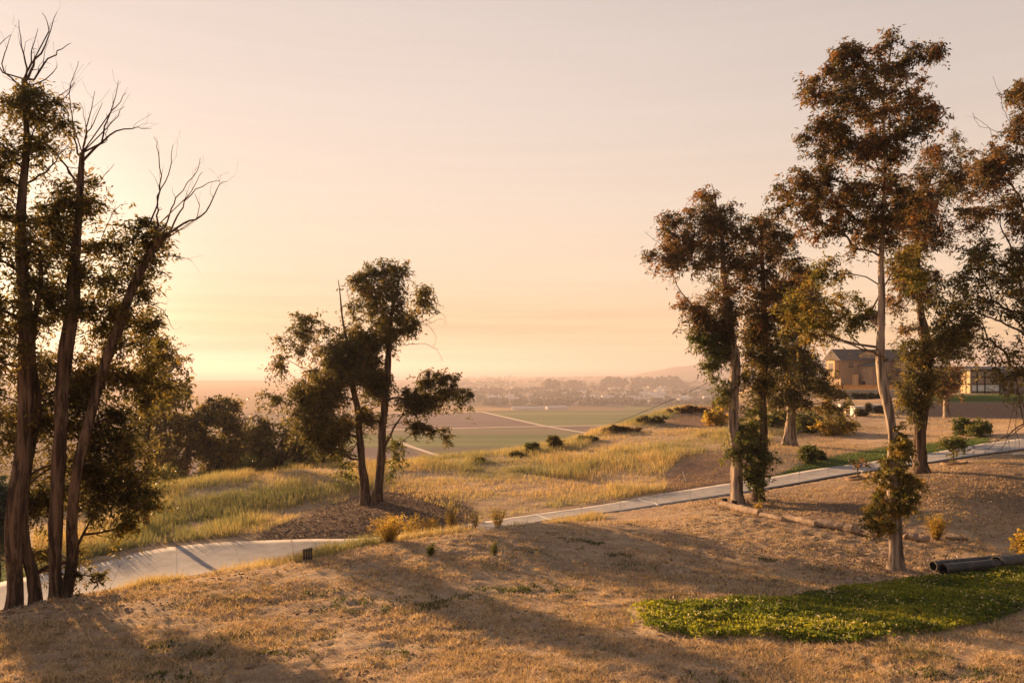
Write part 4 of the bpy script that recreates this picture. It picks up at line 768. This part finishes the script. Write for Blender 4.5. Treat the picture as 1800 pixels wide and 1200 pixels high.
def weed(label, u, v, w, h, n=26, name='golden_weed', lm=goldweed, group='golden weeds on the brow above the path'):
    _bs[0] += 1; rr = np.random.default_rng(_bs[0]); q = on_ground(u, v); s_ = q[1] / F; root = empty(name, q); tag(root, label, 'weed', group)
    bV, bF, nb, C = [], [], 0, []
    for _ in range(int(n * 1.7)):
        o = rr.normal(size=2) * w * s_ * .17; hh = 1.2 * h * s_ * rr.uniform(.6, 1.08); tip = np.array([o[0] * 2.2 + rr.normal() * .04, o[1] * 2.2, hh])
        Pp = np.array([[o[0] * .4, o[1] * .4, -.05], [o[0] * 1.3, o[1] * 1.3, hh * .5], tip]); V, Q = tube_np(Pp, np.array([.008, .006, .003]), 3); bV.append(V); bF.append(Q + nb); nb += len(V)
        tt = rr.uniform(.25, 1.05, 46)[:, None]; C.append(Pp[0] * (1 - tt) + tip * tt + rr.normal(size=(46, 3)) * [.035, .035, .02])
    npmesh('stems', np.concatenate(bV), np.concatenate(bF), twigm, root)['kind'] = 'stuff'
    C = np.concatenate(C); V, Q = leaf_quads(C, .075, .022, rr, -.5); npmesh('leaves', V, Q, lm, root, attrs={'tint': np.repeat(np.clip(rr.normal(.5, .25, len(C)), 0, 1), 4)})
weed('broadest golden weed clump on the brow, leftmost of the row', 684, 953, 42, 36, 44)
weed('forked golden weed clump, second from left on the brow', 723, 944, 32, 30, 26)
weed('short pale weed clump, third from left on the brow', 757, 938, 26, 22, 18)
weed('tall golden weed clump, fourth from left on the brow', 794, 934, 24, 32, 26)
weed('thin golden weed, fifth from left, where the path reappears', 834, 930, 14, 24, 12)
weed('upright golden weed clump at the right end of the brow row', 874, 928, 22, 28, 22)
weed('faint grey-green weed alone on the mown slope, left of two', 757, 976, 12, 16, 9, 'weed', shrubm, None)
weed('faint golden weed alone on the mown slope, right of two', 869, 976, 9, 18, 6, 'weed', shrubm, None)
weed('pale reed clump behind the end log', 1646, 950, 24, 34, 40, 'reed_clump', goldweed, None)
weed('small pale weed by the log edging near the paired trunks', 1333, 902, 12, 14, 8, 'weed', goldweed, None)
def ring(label, u, v, wpx):
    q = on_ground(u, v); R_ = wpx / 2 * q[1] / F; P = np.array([[q[0] + math.cos(a) * R_, q[1] + math.sin(a) * R_ * 1.0, 0] for a in np.linspace(0, 2 * math.pi, 29)]); P[:, 2] = ground_z(P[:, 0], P[:, 1]) + .03
    V, Q = tube_np(P, .09 + .03 * rng.random(29), 6); tag(npmesh('earth_ring', V, Q, MATS['clod'], smooth=True), label, 'earth ring', 'watering rings round saplings')
ring('low earth watering ring round the green-gold sapling', 1677, 815, 38); ring('low earth watering ring round the brownish sapling', 1508, 842, 34)

# ------------------------------------------------------------------ logs, pipes, small objects
cutm = mat('cut_wood', (.45, .33, .22), .8, (6, (.30, .21, .14), .4, .6))
def log(label, u0, v0, u1, v1, rr_, group='log edging'):
    a, b = on_ground(u0, v0), on_ground(u1, v1); root = empty('log', (a + b) / 2); tag(root, label, 'log', group)
    a = a - root.location; b = b - root.location; n = 12; tt = np.linspace(0, 1, n)[:, None]; P = a * (1 - tt) + b * tt
    rr_ *= .88; P[:, 2] += rr_ * .75; P[1:-1] += rng.normal(size=(n - 2, 3)) * .012
    R = rr_ * (1 + rng.normal(size=n) * .05); V, Q = tube_np(P, R, 14, ridge=.3, seed=int(u0)); npmesh('bark', V, Q, woodgrey, root, smooth=True)
    for k_, P_, dr in ((0, P[0], P[0] - P[1]), (1, P[-1], P[-1] - P[-2])):
        dr = dr / np.linalg.norm(dr); MB().tube([P_ - dr * .02, P_ + dr * .012], [rr_ * .97, rr_ * .93], 12).build('cut_end', cutm if label[0] != 'd' else MATS['black_plastic'], root)
log('first log of the edging, short, beside the stump and paired trunks', 1268, 890, 1335, 906, .19)
log('second log of the edging, sunken stub next to the first', 1338, 908, 1376, 916, .14)
log('third log of the edging, thin and dark in the shade', 1380, 913, 1435, 925, .15)
log('fourth log of the edging, thick and pale, before the tall trunk', 1437, 924, 1500, 937, .21)
log('fifth log of the edging, half hidden by the leafy shoots of the tall tree', 1503, 936, 1545, 946, .19)
log('sixth log of the edging, stub just right of the tall trunk', 1584, 945, 1596, 948, .17)
log('end log of the edging with dark sawn face by the reed clump', 1600, 948, 1631, 955, .18)
log('dark fallen limb lying in the grass right of the reed clump', 1662, 947, 1700, 950, .08, None)
def stump(label, u, v, rr_, hh):
    q = on_ground(u, v); root = empty('stump', q); tag(root, label, 'stump', 'stumps by the paired trunks')
    V, Q = tube_np(np.array([[0, 0, -.1], [0, 0, hh * .4], [.01, 0, hh]]), np.array([rr_ * 1.15, rr_, rr_ * .95]), 12, ridge=.15, seed=3); npmesh('bark', V, Q, barkdark, root, smooth=True)
    MB().tube([(0.01, 0, hh - .03), (0.01, 0, hh + .006)], [rr_ * .93, rr_ * .9], 12).build('cut_top', woodgrey, root)
stump('squat dark stump at the start of the log edging', 1273, 889, .16, .38); stump('dark rounded stump at the foot of the left path-side trunk', 1290, 892, .15, .36)
def pipe(label, u0, v0, u1, v1, rr_):
    a, b = on_ground(u0, v0), on_ground(u1, v1); root = empty('drain_pipe', (a + b) / 2); tag(root, label, 'pipe', 'black pipes by the ground cover'); a = a - root.location; b = b - root.location
    n = int(np.linalg.norm(b - a) / .05); tt = np.linspace(0, 1, n)[:, None]; P = a * (1 - tt) + b * tt; P[:, 2] = np.linspace(P[0, 2], P[-1, 2], n) + rr_ + .03
    R = rr_ * (1 + .035 * np.where(np.arange(n) % 3 == 0, 1, 0)); R[:3] *= 1.08; V, Q = tube_np(P, R, 18); npmesh('barrel', V, Q, black_plastic, root, smooth=True)
    V, Q = tube_np(P, np.full(n, rr_ * .9), 18); npmesh('inner_wall', V, Q, black_plastic, root)
    V1, _ = tube_np(P[:1].repeat(2, 0) + np.outer([0, 1], (P[1] - P[0]) * .02), np.array([rr_ * 1.11, rr_ * 1.11]), 18); th = 18
    for e in (0, -1):
        dr = P[1] - P[0]; Vr = np.concatenate([tube_np(np.array([P[e], P[e] + dr]), np.array([R[e]] * 2), 18)[0][:18], tube_np(np.array([P[e], P[e] + dr]), np.array([rr_ * .9] * 2), 18)[0][:18]])
        npmesh('rim', Vr, [[i, (i + 1) % 18, 18 + (i + 1) % 18, 18 + i] for i in range(18)], black_plastic, root)
pipe('black corrugated pipe lying farther back along the ground cover', 1640, 1005, 1775, 992, .17)
pipe('black corrugated pipe in front, open end facing left', 1658, 1012, 1768, 1001, .18)
pipe('thick black pipe at the right edge beyond the other two', 1752, 1003, 1850, 992, .22)
q = on_ground(1799, 985); vp = empty('vent_pipe', q); tag(vp, 'short white pipe stub at the right edge above the black pipes', 'pipe')
V, Q = tube_np(np.array([[0, 0, -.1], [0, 0, .3], [.08, 0, .45]]), np.array([.09, .09, .09]), 12); npmesh('pipe_body', V, Q, jointm, vp, smooth=True); MB().tube([(.07, 0, .43), (.1, 0, .5)], [.11, .1], 12).build('cap', jointm, vp)
# slatted screen on the brow
q = on_ground(541, 986); sb = empty('slatted_screen', q, .25); tag(sb, 'small black slatted screen standing at the path edge', 'screen')
for k_ in range(4): MB().box(-.15 + k_ * .077, -.15 + k_ * .077 + .066, -.012, .012, .02, .38 + .012 * k_).build('slat', black_plastic, sb)
for zz in (.08, .3): MB().box(-.16, .16, .013, .03, zz, zz + .035).build('rail', black_plastic, sb)
def stick(label, u0, v0, u1, v1, rr_, m, name='stick', z0=.02, z1=.02):
    a, b = on_ground(u0, v0), on_ground(u1, v1); a[2] += z0; b[2] += z1; mid_ = (a + b) / 2 + [.02, 0, .01]
    o = MB().tube([a, mid_, b], [rr_, rr_ * .9, rr_ * .7], 6).build(name, m); tag(o, label, name)
stick('pale bare stick lying at the front edge of the ground cover', 1514, 1127, 1540, 1133, .018, cutm)
q = on_ground(1206, 846); o = MB().tube([q, q + [-.12, 0, .35], q + [-.2, .05, .62]], [.035, .03, .022], 6).build('stake', jointm); tag(o, 'leaning white stake in the bare dirt beyond the path', 'stake')
stick('pale branch fallen beside the foot of the tallest right-hand trunk', 1590, 1013, 1605, 1020, .02, cutm)
q = on_ground(1795, 800); pl = MB().box(q[0] - .5, q[0] + .7, q[1] - .15, q[1] + .15, q[2] + .02, q[2] + .1).build('plank', jointm); tag(pl, 'pale plank on the ground below the path at the right edge', 'plank')
# cable
a, b = px(1247, 671, 92), px(955, 787, 74); tt = np.linspace(0, 1, 40)[:, None]; P = a * (1 - tt) + b * tt; P[:, 2] -= 1.6 * (tt * (1 - tt))[:, 0]
V, Q = tube_np(P, np.full(40, .03), 5); tag(npmesh('overhead_cable', V, Q, black_plastic), 'thin dark overhead cable slanting down across the valley', 'cable')

# ------------------------------------------------------------------ houses on the rise
stucco = mat('stucco', (.35, .245, .165), .9, (1.5, (.31, .23, .17), .4, .6)); stucco2 = mat('stucco_sunlit', (.60, .41, .23), .9); roofm = mat('roof_shingle', (.10, .085, .08), .9, (3, (.14, .12, .11), .4, .6))  # second stucco is a brighter orange copy, sunlight put into its colour
glass = mat('window_glass', (.20, .16, .13), .08, spec=.8); framem = mat('dark_frame', (.035, .028, .025), .6); whitep = mat('white_panel', (.72, .70, .68), .7); gwall = mat('garden_wall', (.70, .66, .62), .85); blockm = mat('wall_block', (.55, .43, .30), .9, (1, (.47, .36, .25), .4, .6)); timber = mat('fence_timber', (.42, .25, .10), .85, (3, (.34, .19, .07), .4, .6))
def B(par, name, m, *b, bevel=0): return MB().box(*b).build(name, m, par, bevel=bevel)
h = empty('house', (57.8, 135, 3.6), math.radians(13)); tag(h, 'two-storey tan stucco house with dark gabled roof behind the tall trunk', 'house')
B(h, 'wall', stucco, 0, 15, 0, 4.2, -.8, 5.2)
rf = MB().prismx([(-.45, 5.1), (4.65, 5.1), (2.1, 7.1)], -.4, 15.4).build('roof', roofm, h)
wg = MB().prism([(3.5, -.8), (6.7, -.8), (6.7, 4.7), (3.5, 4.0)], -3.6, -.002).build('entrance_wing', stucco, h)
MB().prism([(3.25, 3.98), (6.95, 4.78), (6.95, 4.95), (3.25, 4.15)], -3.9, -.02).build('wing_roof', roofm, wg)
B(wg, 'door', framem, 3.44, 3.5, -1.9, -1.1, -.6, 1.4); B(wg, 'lamp', whitep, 3.36, 3.5, -1.75, -1.6, 3.2, 3.45)
B(h, 'pier', stucco2, 2.3, 2.75, -1.1, -.003, -.6, 2.6)
bay = B(h, 'bay', stucco2, -.9, -.003, .5, 2.6, 2.2, 5.0); B(bay, 'pane', glass, -.93, -.90, .9, 2.2, 3.0, 4.6)
def window(par, x0, x1, y, z0, z1):
    f_ = B(par, 'window', framem, x0, x1, y - .06, y + .02, z0, z1); B(f_, 'pane', glass, x0 + .08, x1 - .08, y - .09, y - .062, z0 + .08, z1 - .08)
window(h, 1.6, 2.5, 0, 3.8, 4.7); window(h, 9.4, 10.1, 0, 1.7, 3.1); window(h, 7.5, 8.6, 0, 3.5, 4.6)
dm = MB().prism([(4.0, 5.2), (7.6, 5.2), (7.6, 6.2), (5.8, 6.9), (4.0, 6.2)], .1, 2.0).build('dormer', stucco2, h)
for x0 in (4.4, 5.9): B(dm, 'pane', glass, x0, x0 + 1.1, .05, .098, 5.4, 6.1)
MB().add([(3.8, -.05, 6.12), (5.8, -.05, 6.92), (5.8, 2.2, 6.92), (3.8, 2.2, 6.12), (3.8, -.05, 6.26), (5.8, -.05, 7.06), (5.8, 2.2, 7.06), (3.8, 2.2, 6.26)], [(0, 3, 2, 1), (4, 5, 6, 7), (0, 1, 5, 4), (1, 2, 6, 5), (2, 3, 7, 6), (3, 0, 4, 7)]).build('dormer_roof', roofm, dm)
MB().add([(5.8, -.05, 6.93), (7.8, -.05, 6.12), (7.8, 2.2, 6.12), (5.8, 2.2, 6.93), (5.8, -.05, 7.07), (7.8, -.05, 6.26), (7.8, 2.2, 6.26), (5.8, 2.2, 7.07)], [(0, 3, 2, 1), (4, 5, 6, 7), (0, 1, 5, 4), (1, 2, 6, 5), (2, 3, 7, 6), (3, 0, 4, 7)]).build('dormer_roof', roofm, dm)
w2 = B(h, 'right_wing', stucco2, 10.6, 15.4, -2.4, -.004, -.8, 5.0); B(w2, 'pane', glass, 10.56, 10.598, -1.9, -.7, 2.4, 3.8); B(w2, 'wing_roof', roofm, 10.3, 15.7, -2.7, -.1, 5.0, 5.25)
# fence and block wall below the house
fe = empty('timber_fence', (47.5, 117.4, 3.9)); tag(fe, 'golden timber board fence below the tan house, above the block wall', 'fence')
for k_ in range(64): B(fe, 'board', timber, k_ * .22, k_ * .22 + .2, 0, .03, 0, .86 + .03 * random.random())
for zz in (.15, .65): B(fe, 'rail', timber, 0, 14.1, .032, .08, zz, zz + .09)
bw = empty('block_wall', (47.5, 116, 2.75)); tag(bw, 'pale block retaining wall below the timber fence', 'wall')
for row in range(3):
    for k_ in range(16):
        x0 = k_ * .9 - (.45 if row % 2 else 0); B(bw, 'block', blockm, x0 + .012, x0 + .888, 0 + .02 * random.random(), .4, row * .42, row * .42 + .405)
B(bw, 'coping', gwall, -.6, 14.2, -.08, .5, 1.265, 1.36)
for k_, uu_ in enumerate((1480, 1505, 1519, 1533, 1549)):
    bush('wall_shrub', ['small ball shrub under the drooping crown, first along the block wall', 'small ball shrub, second along the block wall', 'small ball shrub, third and widest along the block wall', 'small ball shrub, fourth along the block wall', 'small ball shrub beside the tall trunk, last along the block wall'][k_], uu_, 699, 11, 8, eucdark, d=114.5, stem=.05, dens_=1.0, group='ball shrubs along the block wall')
def gardenwall(label, u0, u1, v0, v1, d, dep, m=gwall, rz=.12):
    d = on_ground((u0 + u1) / 2, v1)[1] if d < 100 else d; a = px(u0, v1, d); s_ = d / F; o = MB().box(0, (u1 - u0) * s_, 0, dep, -.5, (v1 - v0) * s_).build('garden_wall', m); o.location = a; o.rotation_euler[2] = rz; tag(o, label, 'wall', 'low garden walls')
    c = MB().box(-.05, (u1 - u0) * s_ + .05, -.05, dep + .05, (v1 - v0) * s_ + .002, (v1 - v0) * s_ + .06).build('coping', m, o)
gardenwall('white garden wall panel, front left, with sunlit end', 1503, 1522, 715, 731, 95, .9); gardenwall('white garden wall panel beside the tall trunk', 1530, 1553, 712, 726, 98, 1.2)
gardenwall('white garden wall stub under the drooping crown', 1478, 1484, 711, 722, 98, .6); gardenwall('low orange garden wall between the white panels', 1487, 1503, 719, 727, 97, .4, stucco2)
for lab, uu_, vv_, w_b, h_b, d_b in [('dark clipped shrub behind the orange garden wall', 1491, 720, 13, 13, 99), ('rounded shrub in front of the front-left white wall', 1514, 732, 15, 14, 93.5), ('upright dark shrub between the white walls', 1526, 725, 10, 16, 97), ('round dark shrub before the white wall by the tall trunk', 1546, 727, 15, 15, 95)]:
    bush('garden_shrub', lab, uu_, vv_, w_b, h_b, eucdark, stem=.08, dens_=1.2, group='clipped garden shrubs')
gardenwall('orange sunlit wall end on the crest at the top of the slope', 1251, 1280, 705, 721, 95, .3, timber, -.5)
pf = empty('picket_fence', on_ground(1398, 727)); tag(pf, 'sunlit low picket fence behind the drooping crown', 'fence')
for k_ in range(30): B(pf, 'picket', timber, k_ * .14, k_ * .14 + .09, 0, .03, 0, .85 + .04 * random.random())
for zz in (.15, .6): B(pf, 'rail', timber, 0, 4.2, .032, .07, zz, zz + .07)
gp = empty('gate_pillar', on_ground(1370, 725)); tag(gp, 'square stone gate pillar with cap between the trunks', 'pillar'); B(gp, 'shaft', blockm, -.2, .2, -.2, .2, -.4, 1.65); B(gp, 'cap', gwall, -.27, .27, -.27, .27, 1.652, 1.78)
gardenwall('grey low wall left of the stone gate pillar', 1350, 1366, 709, 723, 96, .3, stucco)
# pavilion
pvn = empty('glass_pavilion', (69.9, 117, 2.75), math.radians(9)); tag(pvn, 'glass pavilion with dark frame and white lower panels on the lawn', 'pavilion')
B(pvn, 'core', stucco2, .15, 4.9, .25, 2.4, 0, 4.1)
for x0 in (0, 1.0, 2.35, 4.9): B(pvn, 'post', framem, x0, x0 + .14, -.07, .07, -.3, 4.2)
for k_, y0 in enumerate((.9, 2.3)): B(pvn, 'post', framem, -.07, .07, y0, y0 + .14, -.3, 4.2)
for zz in (.95, 2.05, 3.2, 4.1): B(pvn, 'beam', framem, .145, 4.9, -.05, .05, zz, zz + .11)
for zz in (2.05, 3.2): B(pvn, 'beam', framem, -.05, .05, .075, 2.3, zz, zz + .09)
for x0, x1 in ((.16, .99), (1.16, 2.33), (2.51, 4.88)):
    B(pvn, 'panel', whitep, x0, x1, .03, .07, 1.08, 2.03); B(pvn, 'panel', stucco, x0, x1, .03, .07, 0, .94)
    B(pvn, 'pane', glass, x0, x1, .03, .06, 2.18, 3.18); B(pvn, 'pane', glass, x0, x1, .03, .06, 3.33, 4.08)
for z0, z1 in ((0, 2.03), (2.16, 3.18), (3.31, 4.08)): B(pvn, 'side_panel', stucco2, -.03, .03, .16, 2.28, z0, z1)
B(pvn, 'flat_roof', framem, -.4, 5.3, -.4, 2.8, 4.22, 4.45)
greyw = mat('grey_shingle', (.26, .22, .20), .9, (4, (.19, .16, .145), .4, .6))
hb = empty('barn', (66, 122, 2.7), math.radians(6)); tag(hb, 'long grey building with shingle roof behind the glass pavilion', 'building'); B(hb, 'wall', greyw, 4.5, 26, 0, 6, -.5, 4.0)
rb = MB().prismx([(-.3, 3.95), (6.3, 3.95), (3, 4.9)], 4.2, 26.4).build('roof', greyw, hb)
for x0 in (9, 13, 17): window(hb, x0, x0 + 1.6, 0, 1.2, 2.8)

# ------------------------------------------------------------------ valley town and farm
r = np.random.default_rng(77)
roofs = [mat('town_roof_white', (.6, .54, .5), .7), mat('town_roof_grey', (.35, .30, .28), .8), mat('town_wall', (.62, .54, .48), .8)]
protos = []
for k_ in range(4):
    L_, D_, H_ = [(16, 9, 4), (26, 11, 5), (11, 9, 4.5), (40, 14, 6)][k_]
    a_ = MB().box(-L_ / 2, L_ / 2, -D_ / 2, D_ / 2, 0, H_).build('wall', roofs[2]); b_ = MB().prismx([(-D_ / 2 - .4, H_ + .02), (D_ / 2 + .4, H_ + .02), (0, H_ + 2.6)], -L_ / 2 - .4, L_ / 2 + .4).build('roof', roofs[0 if k_ != 2 else 1])
    protos.append((a_.data, b_.data)); bpy.data.objects.remove(a_); bpy.data.objects.remove(b_)
nh = 0
while nh < 150:
    u_ = r.uniform(805, 1250); v_ = r.choice([r.normal(700, 4), r.normal(692, 6), r.normal(682, 5)]); 
    if not 672 < v_ < 711 or vnoise(u_, v_ * 5, 40, 55) < .4: continue
    h_ = empty('town_house', pv(u_, v_), r.uniform(-.5, .5)); tag(h_, 'tiny pale-roofed house among trees in the distant hazy town', 'house', 'houses of the distant town'); k_ = r.choice([0, 0, 1, 2, 2, 2])
    link('wall', protos[k_][0], h_); link('roof', protos[k_][1], h_); nh += 1
for k_, (u_, v_, w_) in enumerate([(975, 802, 14), (990, 800, 12), (1000, 797, 10), (862, 799, 10), (806, 803, 14), (1012, 745.5, 6)]):
    h_ = empty('farm_shed', pv(u_, v_), .1 * k_); tag(h_, ['white farm shed, leftmost of the cluster above the hill crest', 'white farm shed, middle of the cluster above the hill crest', 'white farm shed, rightmost of the cluster above the hill crest', 'lone white shed left of the farm cluster', 'flat white shed beside the field track', 'tiny white shed on the farm road'][k_], 'shed', 'white farm sheds in the fields')
    sc_ = w_ / 26 * pv(u_, v_)[1] / F; 
    for nm_, me_ in zip(('wall', 'roof'), protos[1]): o = link(nm_, me_, h_); o.scale = (sc_, sc_ * .6, sc_ * .7)
gh = [(1135, 708, 1218, 712.5, 12), (960, 719, 995, 718, 10), (900, 719.6, 958, 719.3, 6)]
for k_, (ua, va, ub, vb_, wd) in enumerate(gh):
    a, b = pv(ua, va), pv(ub, vb_); L_ = np.linalg.norm(b - a); o = MB().prismx([(-wd / 2, 0), (wd / 2, 0), (wd / 2, 3), (0, 5), (-wd / 2, 3)], 0, L_).build('greenhouse', roofs[0]); o.location = a; o.rotation_euler[2] = math.atan2(b[1] - a[1], b[0] - a[0])
    tag(o, ['long white greenhouse at the right edge of the town', 'long low white greenhouse before the town trees', 'thin white greenhouse at the back of the tan field'][k_], 'greenhouse', 'greenhouses by the town')
treem = leafmat('far_tree', [(0, (.045, .05, .028)), (1, (.09, .08, .045))], 0)
def far_blobs(n, us, vs, hr, per=5):
    C, R = [], []
    for _ in range(n):
        u_ = r.uniform(*us); v_ = r.uniform(*vs)
        if vnoise(u_, v_ * 6, 30, 58) < .36: continue
        b = pv(u_, v_); hh = r.uniform(*hr)
        for _k in range(per): C.append(b + r.normal(size=3) * [hh * .45, hh * .45, 0] + [0, 0, hh * r.uniform(.3, .85)]); R.append(hh * r.uniform(.25, .42))
    return np.array(C), np.array(R)
Cs, Rs = zip(far_blobs(250, (780, 1280), (696, 714), (7, 12)), far_blobs(380, (780, 1300), (676, 700), (8, 14)), far_blobs(260, (760, 1320), (664, 678), (9, 16)), far_blobs(200, (850, 1250), (709, 714), (6, 11)))
lumps('town_trees', np.concatenate(Cs), np.concatenate(Rs), .95, mat('far_foliage', (.06, .06, .032), .95), r, jit=.12)
for k_, (ua, ub, vt, vb_) in enumerate([(957, 981, 665, 688), (992, 1026, 666, 684), (1058, 1100, 661, 683), (1112, 1150, 660, 682), (1140, 1198, 659, 682), (905, 915, 690, 702)]):
    n_b = 60; d_ = pv(0, vb_)[1]; C = np.array([np.array([(r.uniform(ua, ub) - U0) / F * d_, d_ + r.normal() * 25, 0]) for _ in range(n_b)]); top = (vb_ - vt) / F * d_
    hz_ = r.uniform(.25, .85, n_b) * top * (.75 + .25 * np.sin((C[:, 0] / d_ * F + U0 - ua) / (ub - ua) * np.pi)); C[:, 2] = ZV + hz_
    g_ = empty('tall_grove', (C[0][0], d_, ZV)); tag(g_, ['tall grove on the far side of town, leftmost, squarish', 'tall grove on the far side of town, second from left, rounded', 'long tall grove on the far side of town, middle', 'tall grove on the far side of town, joining the highest one', 'highest and broadest grove on the far side of town, rightmost', 'single tall tree standing in the left of the town'][k_], 'trees', 'tall groves beyond the town')
    o = lumps('crown', C - np.array(g_.location), np.full(n_b, top * .2) * r.uniform(.8, 1.3, n_b), .9, MATS['far_foliage'], r, None, g_, jit=.12)
    MB().tube([(0, 0, 0), (0, 0, top * .5)], [1.2, .8], 6).build('trunk', barkdark, g_)
# ------------------------------------------------------------------ haze
hz = MB().box(-17000, 17000, -400, 17000, ZV - 1.5, 62).build('haze', bpy.data.materials.new('haze'))
tag(hz, kind='stuff')
hm = hz.data.materials[0]; hm.use_nodes = True; t = hm.node_tree; t.nodes.clear()
pv_ = nd(t, 'ShaderNodeVolumePrincipled'); pv_.inputs['Density'].default_value = .00026; pv_.inputs['Color'].default_value = (.62, .58, .66, 1); pv_.inputs['Anisotropy'].default_value = .30
ho = nd(t, 'ShaderNodeOutputMaterial'); t.links.new(pv_.outputs[0], ho.inputs['Volume'])
